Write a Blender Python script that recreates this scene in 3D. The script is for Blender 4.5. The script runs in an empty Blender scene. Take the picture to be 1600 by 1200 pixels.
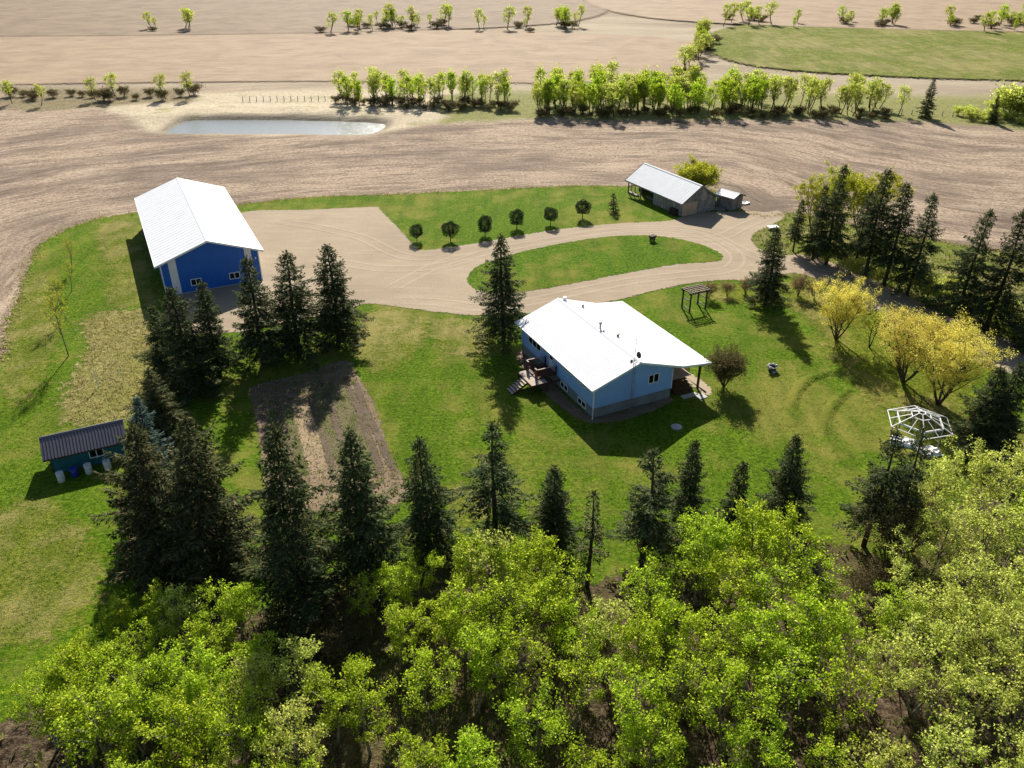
import bpy, math, random
import numpy as np
from mathutils import Vector, Matrix

R = math.radians
scene = bpy.context.scene
col = scene.collection

# ---------------------------------------------------------------- camera, sky, sun, exposure
cam_data = bpy.data.cameras.new('camera')
cam_data.lens = 28.8
cam_data.sensor_width = 36.0
cam_data.clip_start = 0.5
cam_data.clip_end = 6000.0
cam = bpy.data.objects.new('camera', cam_data)
cam.location = (0, 0, 40)
cam.rotation_euler = (R(90 - 30.2), 0, 0)
col.objects.link(cam)
scene.camera = cam

SUN_EL, SUN_AZ = 33.0, -3.0          # azimuth: degrees from +Y towards +X
world = bpy.data.worlds.new('World')
scene.world = world
world.use_nodes = True
wn = world.node_tree
bg = wn.nodes['Background']
sky = wn.nodes.new('ShaderNodeTexSky')
sky.sky_type = 'NISHITA'
sky.sun_disc = False
sky.sun_elevation = R(SUN_EL)
sky.sun_rotation = R(SUN_AZ)
sky.altitude = 600
sky.air_density = 1.0
sky.dust_density = 1.2
wn.links.new(sky.outputs[0], bg.inputs[0])
bg.inputs[1].default_value = 0.058

sun_data = bpy.data.lights.new('sun', 'SUN')
sun_data.energy = 5.0
sun_data.angle = R(0.53)
sun_data.color = (1.0, 0.94, 0.83)
sun = bpy.data.objects.new('sun', sun_data)
d = Vector((math.sin(R(SUN_AZ)) * math.cos(R(SUN_EL)), math.cos(R(SUN_AZ)) * math.cos(R(SUN_EL)), math.sin(R(SUN_EL))))
sun.rotation_euler = d.to_track_quat('Z', 'Y').to_euler()
sun.location = (0, 60, 80)
col.objects.link(sun)

scene.view_settings.view_transform = 'Standard'
scene.view_settings.look = 'None'
scene.view_settings.exposure = 0.98
scene.view_settings.gamma = 1.0
scene.view_settings.use_curve_mapping = False
scene.render.engine = 'CYCLES'
scene.cycles.max_bounces = 6
scene.cycles.transparent_max_bounces = 12
scene.cycles.caustics_reflective = False
scene.cycles.caustics_refractive = False

# ---------------------------------------------------------------- materials
def new_mat(name):
    m = bpy.data.materials.new(name)
    m.use_nodes = True
    nt = m.node_tree
    for n in list(nt.nodes):
        nt.nodes.remove(n)
    out = nt.nodes.new('ShaderNodeOutputMaterial')
    return m, nt, out

def N(nt, kind, **kw):
    n = nt.nodes.new(kind)
    for k, v in kw.items():
        setattr(n, k, v)
    return n

def ramp(nt, fac, stops, interp='LINEAR'):
    r = nt.nodes.new('ShaderNodeValToRGB')
    r.color_ramp.interpolation = interp
    el = r.color_ramp.elements
    while len(el) < len(stops):
        el.new(0.5)
    for e, (p, c) in zip(el, stops):
        e.position = p
        e.color = (c[0], c[1], c[2], 1) if isinstance(c, (tuple, list)) else (c, c, c, 1)
    if fac is not None:
        nt.links.new(fac, r.inputs[0])
    return r

def noise(nt, vec, scale, detail=4, rough=0.6, dist=0.0):
    n = nt.nodes.new('ShaderNodeTexNoise')
    n.inputs['Scale'].default_value = scale
    n.inputs['Detail'].default_value = detail
    n.inputs['Roughness'].default_value = rough
    n.inputs['Distortion'].default_value = dist
    if vec is not None:
        nt.links.new(vec, n.inputs['Vector'])
    return n.outputs[0]

def math_node(nt, op, a, b=None, c=None):
    n = nt.nodes.new('ShaderNodeMath')
    n.operation = op
    for i, v in enumerate((a, b, c)):
        if v is None:
            continue
        if isinstance(v, (int, float)):
            n.inputs[i].default_value = v
        else:
            nt.links.new(v, n.inputs[i])
    return n.outputs[0]

def mix(nt, fac, a, b, blend='MIX'):
    n = nt.nodes.new('ShaderNodeMix')
    n.data_type = 'RGBA'
    n.blend_type = blend
    def put(sock, v):
        if isinstance(v, (int, float)):
            sock.default_value = v
        elif isinstance(v, (tuple, list)):
            sock.default_value = (v[0], v[1], v[2], 1)
        else:
            nt.links.new(v, sock)
    put(n.inputs[0], fac)
    put(n.inputs[6], a)
    put(n.inputs[7], b)
    return n.outputs[2]

def mapping(nt, src, scale=(1, 1, 1), rot=(0, 0, 0)):
    m = nt.nodes.new('ShaderNodeMapping')
    m.inputs['Scale'].default_value = scale
    m.inputs['Rotation'].default_value = rot
    nt.links.new(src, m.inputs[0])
    return m.outputs[0]

def bsdf(nt, color, rough=0.8, spec=0.2, bump=None, bump_strength=0.5, bump_dist=0.1, metallic=0.0):
    b = nt.nodes.new('ShaderNodeBsdfPrincipled')
    if isinstance(color, (tuple, list)):
        b.inputs['Base Color'].default_value = (*color[:3], 1)
    else:
        nt.links.new(color, b.inputs['Base Color'])
    if isinstance(rough, (int, float)):
        b.inputs['Roughness'].default_value = rough
    else:
        nt.links.new(rough, b.inputs['Roughness'])
    b.inputs['Specular IOR Level'].default_value = spec
    b.inputs['Metallic'].default_value = metallic
    if bump is not None:
        bn = nt.nodes.new('ShaderNodeBump')
        bn.inputs['Strength'].default_value = bump_strength
        bn.inputs['Distance'].default_value = bump_dist
        nt.links.new(bump, bn.inputs['Height'])
        nt.links.new(bn.outputs[0], b.inputs['Normal'])
    return b

def fray(nt, shader, out, scale=1.3):
    """grass and soil sheets end in a ragged edge: the 'edge' attribute runs 0..1 across the border strip"""
    pos = N(nt, 'ShaderNodeNewGeometry').outputs['Position']
    at = N(nt, 'ShaderNodeAttribute', attribute_name='edge').outputs['Fac']
    n1 = noise(nt, pos, scale, 6, 0.7)
    s = math_node(nt, 'ADD', at, math_node(nt, 'MULTIPLY', math_node(nt, 'SUBTRACT', n1, 0.5), 2.2))
    fac = math_node(nt, 'GREATER_THAN', s, 0.5)
    tr = N(nt, 'ShaderNodeBsdfTransparent')
    mx = N(nt, 'ShaderNodeMixShader')
    nt.links.new(fac, mx.inputs[0])
    nt.links.new(tr.outputs[0], mx.inputs[1])
    nt.links.new(shader, mx.inputs[2])
    nt.links.new(mx.outputs[0], out.inputs[0])

def grass_mat(name, dark, mid, light, dry, dry_amt=0.5, fine=1.0, frayed=True, sheen=False):
    m, nt, out = new_mat(name)
    pos = N(nt, 'ShaderNodeNewGeometry').outputs['Position']
    big = noise(nt, pos, 0.05, 3, 0.55, 0.6)
    midn = noise(nt, pos, 0.33, 5, 0.62, 0.3)
    fin = noise(nt, pos, 3.2 * fine, 5, 0.72)
    sp = noise(nt, pos, 11.0 * fine, 3, 0.7)
    c = ramp(nt, fin, [(0.38, dark), (0.50, mid), (0.62, light)]).outputs[0]
    cl = noise(nt, pos, 1.25 * fine, 6, 0.82)
    c = mix(nt, math_node(nt, 'MULTIPLY', ramp(nt, cl, [(0.34, 1.0), (0.48, 0.0)]).outputs[0], 0.55), c, dark)
    c = mix(nt, math_node(nt, 'MULTIPLY', ramp(nt, cl, [(0.54, 0.0), (0.66, 1.0)]).outputs[0], 0.50), c, light)
    dryf = math_node(nt, 'ADD', math_node(nt, 'MULTIPLY', big, 0.75), math_node(nt, 'MULTIPLY', midn, 0.65))
    dryf = ramp(nt, dryf, [(0.72 - 0.12 * dry_amt, 0.0), (0.90 - 0.12 * dry_amt, 1.0)]).outputs[0]
    dryf = math_node(nt, 'MULTIPLY', dryf, 0.85)
    c = mix(nt, dryf, c, dry)
    # mown swaths, faint
    mp = mapping(nt, pos, (0.55, 0.08, 1), (0, 0, R(-26)))
    sw = noise(nt, mp, 1.0, 2, 0.5)
    c = mix(nt, math_node(nt, 'MULTIPLY', ramp(nt, sw, [(0.42, 0.0), (0.6, 1.0)]).outputs[0], 0.30), c, dark)
    c = mix(nt, math_node(nt, 'MULTIPLY', ramp(nt, sp, [(0.50, 0.0), (0.66, 1.0)]).outputs[0], 0.45), c, light)
    c = mix(nt, math_node(nt, 'MULTIPLY', ramp(nt, sp, [(0.32, 1.0), (0.48, 0.0)]).outputs[0], 0.55), c, dark)
    hgt = math_node(nt, 'ADD', math_node(nt, 'MULTIPLY', fin, 0.5), math_node(nt, 'MULTIPLY', sp, 0.5))
    hgt = math_node(nt, 'ADD', hgt, math_node(nt, 'MULTIPLY', cl, 0.9))
    b = bsdf(nt, c, 0.9, 0.03, hgt, 0.9, 0.26)
    if sheen:
        b.inputs['Sheen Weight'].default_value = 0.15
        b.inputs['Sheen Tint'].default_value = (*light, 1)
    if frayed:
        fray(nt, b.outputs[0], out)
    else:
        nt.links.new(b.outputs[0], out.inputs[0])
    return m

def gravel_mat(name, c0, c1, c2, frayed=True, streak=0.0):
    m, nt, out = new_mat(name)
    pos = N(nt, 'ShaderNodeNewGeometry').outputs['Position']
    big = noise(nt, pos, 0.09, 4, 0.6, 0.5)
    fin = noise(nt, pos, 5.0, 5, 0.75)
    st = noise(nt, mapping(nt, pos, (0.12, 0.75, 1), (0, 0, R(14))), 1.0, 4, 0.65, 0.4)
    c = ramp(nt, fin, [(0.25, c0), (0.5, c1), (0.75, c2)]).outputs[0]
    c = mix(nt, math_node(nt, 'MULTIPLY', ramp(nt, big, [(0.4, 0.0), (0.65, 1.0)]).outputs[0], 0.55), c, c0)
    c = mix(nt, math_node(nt, 'MULTIPLY', ramp(nt, st, [(0.5, 0.0), (0.68, 1.0)]).outputs[0], 0.4), c, c2)
    b = bsdf(nt, c, 0.9, 0.15, fin, 0.5, 0.06)
    if frayed:
        fray(nt, b.outputs[0], out, 2.2)
    else:
        nt.links.new(b.outputs[0], out.inputs[0])
    return m

def plain_mat(name, color, rough=0.6, spec=0.3, var=0.12, scale=2.0, bump=0.15, stripe=None, metallic=0.0, dirt=None):
    """painted or raw surface with some uneven tone; stripe = (axis, period m, depth) for boards, laps or ribs"""
    m, nt, out = new_mat(name)
    tc = N(nt, 'ShaderNodeTexCoord').outputs['Object']
    n1 = noise(nt, tc, scale, 6, 0.65)
    lo = tuple(c * (1 - var) for c in color)
    hi = tuple(min(1, c * (1 + var)) for c in color)
    c = ramp(nt, n1, [(0.3, lo), (0.7, hi)]).outputs[0]
    if dirt:
        dn = noise(nt, mapping(nt, tc, (1.2, 1.2, 0.25)), 1.1, 6, 0.7)
        c = mix(nt, ramp(nt, dn, [(0.5, 0.0), (0.75, dirt[1])]).outputs[0], c, dirt[0])
    h = n1
    if stripe:
        ax, per, depth = stripe
        sep = N(nt, 'ShaderNodeSeparateXYZ')
        nt.links.new(tc, sep.inputs[0])
        v = math_node(nt, 'FRACT', math_node(nt, 'DIVIDE', sep.outputs[ax], per))
        groove = ramp(nt, v, [(0.0, 0.0), (0.12, 1.0), (0.9, 0.75), (1.0, 0.0)]).outputs[0]
        c = mix(nt, math_node(nt, 'MULTIPLY', math_node(nt, 'SUBTRACT', 1.0, groove), depth), c, tuple(q * 0.45 for q in color))
        h = groove
    b = bsdf(nt, c, rough, spec, h, bump, 0.03, metallic)
    nt.links.new(b.outputs[0], out.inputs[0])
    return m

def leaf_mat(name, c1, c2, c3, trans=0.4, rough=0.7, spec=0.06, glow=1.35):
    m, nt, out = new_mat(name)
    geo = N(nt, 'ShaderNodeNewGeometry')
    oi = N(nt, 'ShaderNodeObjectInfo')
    c = ramp(nt, geo.outputs['Random Per Island'], [(0.0, c1), (0.5, c2), (1.0, c3)]).outputs[0]
    hsv = N(nt, 'ShaderNodeHueSaturation')
    nt.links.new(c, hsv.inputs['Color'])
    nt.links.new(math_node(nt, 'MULTIPLY_ADD', oi.outputs['Random'], 0.018, 0.489), hsv.inputs['Hue'])
    nt.links.new(math_node(nt, 'MULTIPLY_ADD', oi.outputs['Random'], 0.22, 0.93), hsv.inputs['Value'])
    cc = hsv.outputs[0]
    b = bsdf(nt, cc, rough, spec)
    t = N(nt, 'ShaderNodeBsdfTranslucent')
    nt.links.new(mix(nt, 1.0, cc, (glow, glow, glow * 0.8), 'MULTIPLY'), t.inputs[0])
    mx = N(nt, 'ShaderNodeMixShader')
    mx.inputs[0].default_value = trans
    nt.links.new(b.outputs[0], mx.inputs[1])
    nt.links.new(t.outputs[0], mx.inputs[2])
    nt.links.new(mx.outputs[0], out.inputs[0])
    return m

M = {}
M['lawn'] = grass_mat('lawn', (0.028, 0.074, 0.003), (0.090, 0.170, 0.005), (0.185, 0.250, 0.022), (0.255, 0.228, 0.052), 0.40)
M['island'] = grass_mat('island_lawn', (0.026, 0.074, 0.003), (0.080, 0.160, 0.005), (0.165, 0.240, 0.018), (0.240, 0.210, 0.045), 0.45)
M['rough'] = grass_mat('rough_grass', (0.050, 0.075, 0.010), (0.140, 0.175, 0.022), (0.270, 0.270, 0.070), (0.300, 0.250, 0.110), 0.7, 0.7)
M['worn'] = grass_mat('worn_dry_lawn', (0.045, 0.080, 0.006), (0.135, 0.172, 0.012), (0.265, 0.270, 0.050), (0.350, 0.285, 0.110), 0.70, 1.0)
M['verge'] = grass_mat('verge_grass', (0.050, 0.080, 0.004), (0.140, 0.180, 0.010), (0.250, 0.255, 0.040), (0.320, 0.260, 0.090), 0.8, 0.9)
M['dry'] = grass_mat('dry_grass', (0.120, 0.115, 0.030), (0.250, 0.220, 0.080), (0.400, 0.340, 0.165), (0.190, 0.195, 0.040), 0.55, 0.55)
M['litter'] = grass_mat('forest_floor', (0.022, 0.016, 0.010), (0.075, 0.052, 0.034), (0.170, 0.125, 0.080), (0.110, 0.105, 0.030), 0.7, 0.5)
M['gravel'] = gravel_mat('gravel', (0.222, 0.170, 0.114), (0.310, 0.242, 0.165), (0.400, 0.320, 0.224))
M['track'] = gravel_mat('packed_gravel', (0.285, 0.224, 0.152), (0.350, 0.278, 0.195), (0.41, 0.332, 0.24))
M['garden'] = gravel_mat('garden_soil', (0.095, 0.064, 0.040), (0.205, 0.145, 0.092), (0.310, 0.230, 0.152))
M['soil'] = gravel_mat('bare_dark_soil', (0.058, 0.040, 0.027), (0.120, 0.084, 0.056), (0.190, 0.145, 0.110))
M['straw'] = gravel_mat('dry_straw', (0.170, 0.112, 0.068), (0.280, 0.200, 0.126), (0.390, 0.300, 0.195))
M['weeds'] = grass_mat('garden_weeds', (0.045, 0.060, 0.018), (0.105, 0.135, 0.035), (0.230, 0.240, 0.090), (0.200, 0.160, 0.100), 1.0, 1.3)
M['roof_white'] = plain_mat('white_metal_roof', (0.68, 0.69, 0.71), 0.55, 0.15, 0.05, 0.8, 0.05, None, 0.0, ((0.58, 0.58, 0.58), 0.35))
M['trim_white'] = plain_mat('white_trim', (0.76, 0.76, 0.76), 0.5, 0.3, 0.05, 3.0, 0.05)
M['blue_metal'] = plain_mat('blue_ribbed_metal', (0.010, 0.120, 0.480), 0.45, 0.4, 0.10, 0.9, 0.5, (0, 0.30, 0.35))
M['blue_metal_side'] = plain_mat('blue_ribbed_metal_side', (0.010, 0.120, 0.480), 0.45, 0.4, 0.10, 0.9, 0.5, (1, 0.30, 0.35))
M['strip_white'] = plain_mat('white_ribbed_metal', (0.74, 0.74, 0.73), 0.5, 0.3, 0.05, 1.0, 0.4, (0, 0.30, 0.2))
M['siding'] = plain_mat('pale_blue_siding', (0.300, 0.500, 0.860), 0.6, 0.25, 0.07, 1.2, 0.6, (2, 0.13, 0.45))
M['parging'] = plain_mat('grey_parging', (0.215, 0.235, 0.235), 0.9, 0.1, 0.18, 1.6, 0.3, None, 0.0, ((0.12, 0.125, 0.12), 0.6))
M['teal'] = plain_mat('teal_board_siding', (0.022, 0.125, 0.150), 0.65, 0.25, 0.15, 1.4, 0.5, (2, 0.16, 0.45))
M['dark_roof'] = plain_mat('charcoal_metal_roof', (0.115, 0.105, 0.120), 0.33, 0.5, 0.12, 1.3, 0.1, None, 0.0)
M['stain'] = plain_mat('brown_stained_wood', (0.100, 0.040, 0.024), 0.6, 0.25, 0.25, 3.0, 0.3, (2, 0.14, 0.3))
M['deck'] = plain_mat('faded_deck_boards', (0.42, 0.33, 0.27), 0.8, 0.15, 0.18, 4.0, 0.3)
M['brown_siding'] = plain_mat('brown_porch_siding', (0.130, 0.058, 0.036), 0.7, 0.2, 0.2, 2.0, 0.5, (2, 0.16, 0.5))
M['weathered'] = plain_mat('weathered_boards', (0.215, 0.205, 0.190), 0.92, 0.1, 0.35, 2.2, 0.4, None, 0.0, ((0.07, 0.058, 0.048), 0.8))
M['weathered2'] = plain_mat('weathered_boards_pale', (0.310, 0.295, 0.275), 0.92, 0.1, 0.30, 2.6, 0.4, None, 0.0, ((0.09, 0.075, 0.06), 0.7))
M['ply'] = plain_mat('raw_plywood', (0.450, 0.330, 0.235), 0.8, 0.15, 0.18, 1.8, 0.3, (0, 0.30, 0.35))
M['dark_wood'] = plain_mat('dark_timber', (0.045, 0.034, 0.028), 0.8, 0.2, 0.3, 3.0, 0.3)
M['arbor'] = plain_mat('dark_brown_arbor_timber', (0.060, 0.036, 0.028), 0.7, 0.25, 0.3, 3.0, 0.3)
M['glass'] = plain_mat('window_glass', (0.012, 0.013, 0.015), 0.06, 0.5, 0.3, 0.8, 0.02)
M['door'] = plain_mat('pale_door', (0.62, 0.66, 0.70), 0.5, 0.3, 0.04, 2.0, 0.05)
M['steel'] = plain_mat('galvanised_steel', (0.26, 0.27, 0.28), 0.5, 0.5, 0.15, 4.0, 0.1, None, 0.6)
M['dark_steel'] = plain_mat('dark_steel', (0.045, 0.047, 0.05), 0.5, 0.5, 0.2, 4.0, 0.1)
M['white_frame'] = plain_mat('white_painted_frame', (0.80, 0.80, 0.80), 0.5, 0.3, 0.05, 4.0, 0.05)
M['tarp'] = plain_mat('white_tarp', (0.74, 0.74, 0.73), 0.6, 0.3, 0.06, 1.5, 0.3)
M['barrel_white'] = plain_mat('off_white_plastic', (0.56, 0.56, 0.54), 0.5, 0.35, 0.08, 3.0, 0.1, None, 0.0, ((0.3, 0.28, 0.24), 0.5))
M['barrel_blue'] = plain_mat('blue_plastic', (0.010, 0.035, 0.28), 0.4, 0.4, 0.1, 3.0, 0.1)
M['black_plastic'] = plain_mat('black_plastic', (0.012, 0.012, 0.013), 0.5, 0.4, 0.2, 3.0, 0.1)
M['concrete'] = plain_mat('pale_concrete', (0.42, 0.41, 0.39), 0.9, 0.1, 0.15, 3.0, 0.2)
M['stone'] = plain_mat('field_stone', (0.33, 0.31, 0.29), 0.9, 0.15, 0.3, 3.0, 0.5)
M['bark'] = plain_mat('grey_brown_bark', (0.085, 0.066, 0.052), 0.95, 0.1, 0.35, 5.0, 0.5)
M['bark_pale'] = plain_mat('pale_aspen_bark', (0.210, 0.190, 0.150), 0.9, 0.1, 0.4, 4.0, 0.4)
M['bark_dark'] = plain_mat('dark_spruce_bark', (0.060, 0.046, 0.038), 0.95, 0.1, 0.35, 5.0, 0.5)
M['spruce'] = leaf_mat('spruce_needles', (0.018, 0.040, 0.014), (0.044, 0.073, 0.024), (0.165, 0.155, 0.062), 0.2, 0.8, 0.04)  # lightest tan stop paints sunlit tips into the needle colour
M['spruce_brown'] = leaf_mat('spruce_needles_brown_lit_tips', (0.020, 0.038, 0.014), (0.056, 0.074, 0.026), (0.200, 0.160, 0.070), 0.2, 0.8, 0.04)  # browner needles; sun-caught tips are coloured in as the last stop
M['spruce_blue'] = leaf_mat('blue_spruce_needles', (0.030, 0.062, 0.052), (0.065, 0.105, 0.090), (0.130, 0.170, 0.140), 0.12, 0.8, 0.04)
M['aspen'] = leaf_mat('aspen_leaves', (0.110, 0.185, 0.006), (0.275, 0.380, 0.016), (0.480, 0.545, 0.075), 0.5, 0.7, 0.06, 1.55)
M['pale_leaf'] = leaf_mat('pale_young_leaves', (0.160, 0.195, 0.030), (0.370, 0.415, 0.080), (0.580, 0.610, 0.180), 0.5, 0.7, 0.06, 1.55)
M['willow'] = leaf_mat('yellow_willow_leaves', (0.430, 0.390, 0.050), (0.680, 0.610, 0.120), (0.840, 0.770, 0.260), 0.5, 0.7, 0.06, 1.2)
M['yellow_green'] = leaf_mat('yellow_green_leaves', (0.160, 0.195, 0.012), (0.310, 0.330, 0.024), (0.450, 0.440, 0.060), 0.5)
M['dark_leaf'] = leaf_mat('dark_clipped_leaves', (0.012, 0.028, 0.010), (0.022, 0.044, 0.016), (0.045, 0.070, 0.026), 0.2)
M['twig_leaf'] = leaf_mat('brown_budding_twigs', (0.060, 0.050, 0.024), (0.115, 0.095, 0.040), (0.190, 0.150, 0.060), 0.3)
M['rust_leaf'] = leaf_mat('reddish_budding_twigs', (0.130, 0.080, 0.045), (0.230, 0.150, 0.080), (0.340, 0.250, 0.120), 0.3)
M['blade'] = leaf_mat('dry_grass_blades', (0.130, 0.120, 0.040), (0.300, 0.260, 0.110), (0.480, 0.420, 0.220), 0.35)
M['blade_green'] = leaf_mat('green_grass_blades', (0.070, 0.120, 0.015), (0.150, 0.210, 0.030), (0.260, 0.290, 0.080), 0.4)

# ---------------------------------------------------------------- mesh helpers
class MB:
    """collects vertices and faces of ONE mesh object"""
    def __init__(self):
        self.v, self.f = [], []
    def add(self, vs, fs):
        n = len(self.v)
        self.v.extend(vs)
        self.f.extend([tuple(i + n for i in q) for q in fs])
        return self
    def box(self, x0, x1, y0, y1, z0, z1):
        vs = [(x, y, z) for z in (z0, z1) for y in (y0, y1) for x in (x0, x1)]
        return self.add(vs, [(0, 2, 3, 1), (4, 5, 7, 6), (0, 1, 5, 4), (2, 6, 7, 3), (0, 4, 6, 2), (1, 3, 7, 5)])
    def hexa(self, bottom, top):
        """two matching rings of points -> closed solid"""
        n = len(bottom)
        fs = [tuple(range(n - 1, -1, -1)), tuple(range(n, 2 * n))]
        fs += [(i, (i + 1) % n, n + (i + 1) % n, n + i) for i in range(n)]
        return self.add(list(bottom) + list(top), fs)
    def beam(self, p0, p1, w, h=None):
        p0, p1 = Vector(p0), Vector(p1)
        h = h or w
        ax = (p1 - p0).normalized()
        s = ax.cross(Vector((0, 0, 1)))
        s = s.normalized() if s.length > 1e-4 else Vector((1, 0, 0))
        u = s.cross(ax).normalized()
        ring = [s * w / 2 + u * h / 2, -s * w / 2 + u * h / 2, -s * w / 2 - u * h / 2, s * w / 2 - u * h / 2]
        return self.hexa([tuple(p0 + r) for r in ring], [tuple(p1 + r) for r in ring])
    def path(self, pts, rads, n=6):
        """tapered tube along a polyline"""
        pts = [Vector(p) for p in pts]
        base = len(self.v)
        for i, p in enumerate(pts):
            t = (pts[min(i + 1, len(pts) - 1)] - pts[max(i - 1, 0)]).normalized()
            a = t.cross(Vector((0.13, 0.97, 0.2)))
            if a.length < 1e-3:
                a = t.cross(Vector((1, 0, 0)))
            a.normalize()
            b = t.cross(a)
            for k in range(n):
                q = 2 * math.pi * k / n
                self.v.append(tuple(p + (a * math.cos(q) + b * math.sin(q)) * rads[i]))
        for i in range(len(pts) - 1):
            for k in range(n):
                k2 = (k + 1) % n
                self.f.append((base + i * n + k, base + i * n + k2, base + (i + 1) * n + k2, base + (i + 1) * n + k))
        self.f.append(tuple(base + k for k in range(n - 1, -1, -1)))
        self.f.append(tuple(base + (len(pts) - 1) * n + k for k in range(n)))
        return self
    def lathe(self, prof, n=16, c=(0, 0, 0)):
        base = len(self.v)
        for r, z in prof:
            for k in range(n):
                q = 2 * math.pi * k / n
                self.v.append((c[0] + r * math.cos(q), c[1] + r * math.sin(q), c[2] + z))
        for i in range(len(prof) - 1):
            for k in range(n):
                k2 = (k + 1) % n
                self.f.append((base + i * n + k, base + i * n + k2, base + (i + 1) * n + k2, base + (i + 1) * n + k))
        self.f.append(tuple(base + k for k in range(n - 1, -1, -1)))
        self.f.append(tuple(base + (len(prof) - 1) * n + k for k in range(n)))
        return self
    def mesh(self, name, mat, smooth=False):
        me = bpy.data.meshes.new(name)
        me.from_pydata(self.v, [], self.f)
        me.materials.append(M[mat] if isinstance(mat, str) else mat)
        if smooth:
            me.polygons.foreach_set('use_smooth', [True] * len(me.polygons))
        me.update()
        return me
    def build(self, name, mat, parent=None, smooth=False, kind=None):
        return link(name, self.mesh(name, mat, smooth), parent, kind)

def link(name, me, parent=None, kind=None):
    o = bpy.data.objects.new(name, me)
    col.objects.link(o)
    if parent is not None:
        o.parent = parent
    if kind:
        o['kind'] = kind
    return o

def tag(o, label, cat, group=None):
    o['label'] = label
    o['category'] = cat
    if group:
        o['group'] = group
    return o

def thing(name, label, cat, loc=(0, 0, 0), rz=0.0, group=None):
    o = bpy.data.objects.new(name, None)
    o.empty_display_size = 0.3
    col.objects.link(o)
    o.location = loc
    o.rotation_euler = (0, 0, rz)
    return tag(o, label, cat, group)

def np_mesh(name, verts, faces_n, nside, mat):
    """fast mesh from numpy: verts (n,3), every face nside consecutive vertices"""
    me = bpy.data.meshes.new(name)
    nv = len(verts)
    nf = faces_n
    me.vertices.add(nv)
    me.vertices.foreach_set('co', np.asarray(verts, dtype=np.float32).ravel())
    me.loops.add(nf * nside)
    me.loops.foreach_set('vertex_index', np.arange(nf * nside, dtype=np.int32))
    me.polygons.add(nf)
    me.polygons.foreach_set('loop_start', np.arange(0, nf * nside, nside, dtype=np.int32))
    me.polygons.foreach_set('loop_total', np.full(nf, nside, dtype=np.int32))
    me.materials.append(M[mat] if isinstance(mat, str) else mat)
    me.update(calc_edges=True)
    me.validate()
    return me

# ---------------------------------------------------------------- ground outlines (metres, camera foot at 0,0, +Y is away)
YARD = [(19.64, 133.93), (10.64, 134.29), (3.17, 133.21), (-4.19, 131.80), (-11.44, 130.75), (-20.62, 129.38), (-32.69, 128.03), (-42.39, 124.44), (-50.11, 122.25), (-57.13, 120.12), (-61.17, 118.05), (-63.42, 114.64), (-64.47, 111.38), (-64.74, 106.29), (-62.82, 100.45), (-59.99, 92.70), (-57.17, 86.39), (-55.41, 80.73), (-52.15, 73.26)] + [(-58, 60), (-70, 42), (-95, 15), (-100, -30), (130, -30), (130, 92)] + [(68.19, 102.95), (60.30, 107.28), (54.56, 111.38), (48.82, 115.75), (43.57, 120.12), (41.06, 119.82), (37.85, 118.63), (35.34, 120.12), (34.49, 123.50), (33.07, 130.75), (30.25, 133.93)]
GRAVEL = [(-41.05, 120.12), (-31.31, 121.63), (-21.34, 123.03), (-20.76, 123.12), (-20.30, 121.94), (-17.33, 115.47), (-14.68, 109.30), (-13.81, 107.03), (-12.83, 105.08), (-12.08, 104.48), (-10.14, 105.08), (-5.28, 107.03), (-0.27, 109.56), (5.21, 112.18), (10.48, 114.08), (15.93, 115.47), (23.54, 116.72), (25.19, 118.05), (30.14, 120.72), (33.06, 120.72), (37.03, 121.02), (40.52, 121.33), (40.90, 118.93), (37.71, 114.64), (34.55, 111.38), (33.29, 108.54), (33.54, 105.08), (35.31, 102.72), (38.36, 102.95), (41.08, 100.89), (43.03, 96.97), (46.59, 90.77), (48.14, 86.92), (50.85, 80.73), (54.05, 76.78), (56.18, 71.26), (58.37, 64.04), (53.51, 61.03), (50.17, 69.60), (48.15, 72.18), (44.94, 76.06), (41.65, 82.17), (41.14, 83.99), (39.89, 88.17), (38.62, 93.69), (35.84, 96.55), (32.43, 95.31), (29.64, 94.09), (27.01, 94.39), (22.31, 93.49), (17.57, 91.34), (13.33, 88.90), (7.41, 86.39), (1.46, 84.66), (-4.36, 84.24), (-7.52, 84.83), (-10.67, 85.69), (-13.97, 86.74), (-16.36, 87.35), (-17.78, 86.92), (-20.41, 84.66), (-25.00, 82.50), (-29.97, 79.95), (-34.75, 79.64), (-37.88, 82.17), (-40.16, 87.27), (-39.56, 93.89), (-38.06, 104.84)]
ISLAND = [(-5.56, 94.39), (-5.34, 96.55), (-4.69, 98.47), (-2.52, 100.89), (0.00, 102.95), (4.98, 106.17), (10.07, 108.66), (15.32, 110.20), (20.44, 110.07), (23.92, 108.41), (26.25, 106.29), (27.53, 104.12), (27.89, 102.26), (26.92, 100.56), (22.35, 99.78), (17.35, 97.93), (11.35, 95.10), (6.67, 92.90), (2.16, 90.96), (-0.23, 90.49), (-2.69, 90.49), (-4.26, 91.34), (-5.09, 92.70)]
GARDEN = [(-25.14, 67.99), (-20.92, 70.62), (-17.00, 73.53), (-16.34, 73.12), (-15.73, 71.39), (-13.18, 65.85), (-10.30, 56.98), (-8.23, 51.06), (-9.90, 50.03), (-14.69, 49.25), (-18.22, 49.25), (-20.24, 54.17), (-22.05, 59.40), (-24.19, 65.16)]
ROUGH_PATCH = [(-48.00, 82.50), (-47.52, 84.16), (-46.50, 85.18), (-42.31, 85.69), (-38.63, 79.79), (-35.60, 72.59), (-32.72, 64.04), (-35.16, 62.08), (-37.19, 61.45), (-39.87, 61.55), (-42.79, 67.51), (-43.54, 71.26), (-44.40, 76.06)]
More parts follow.
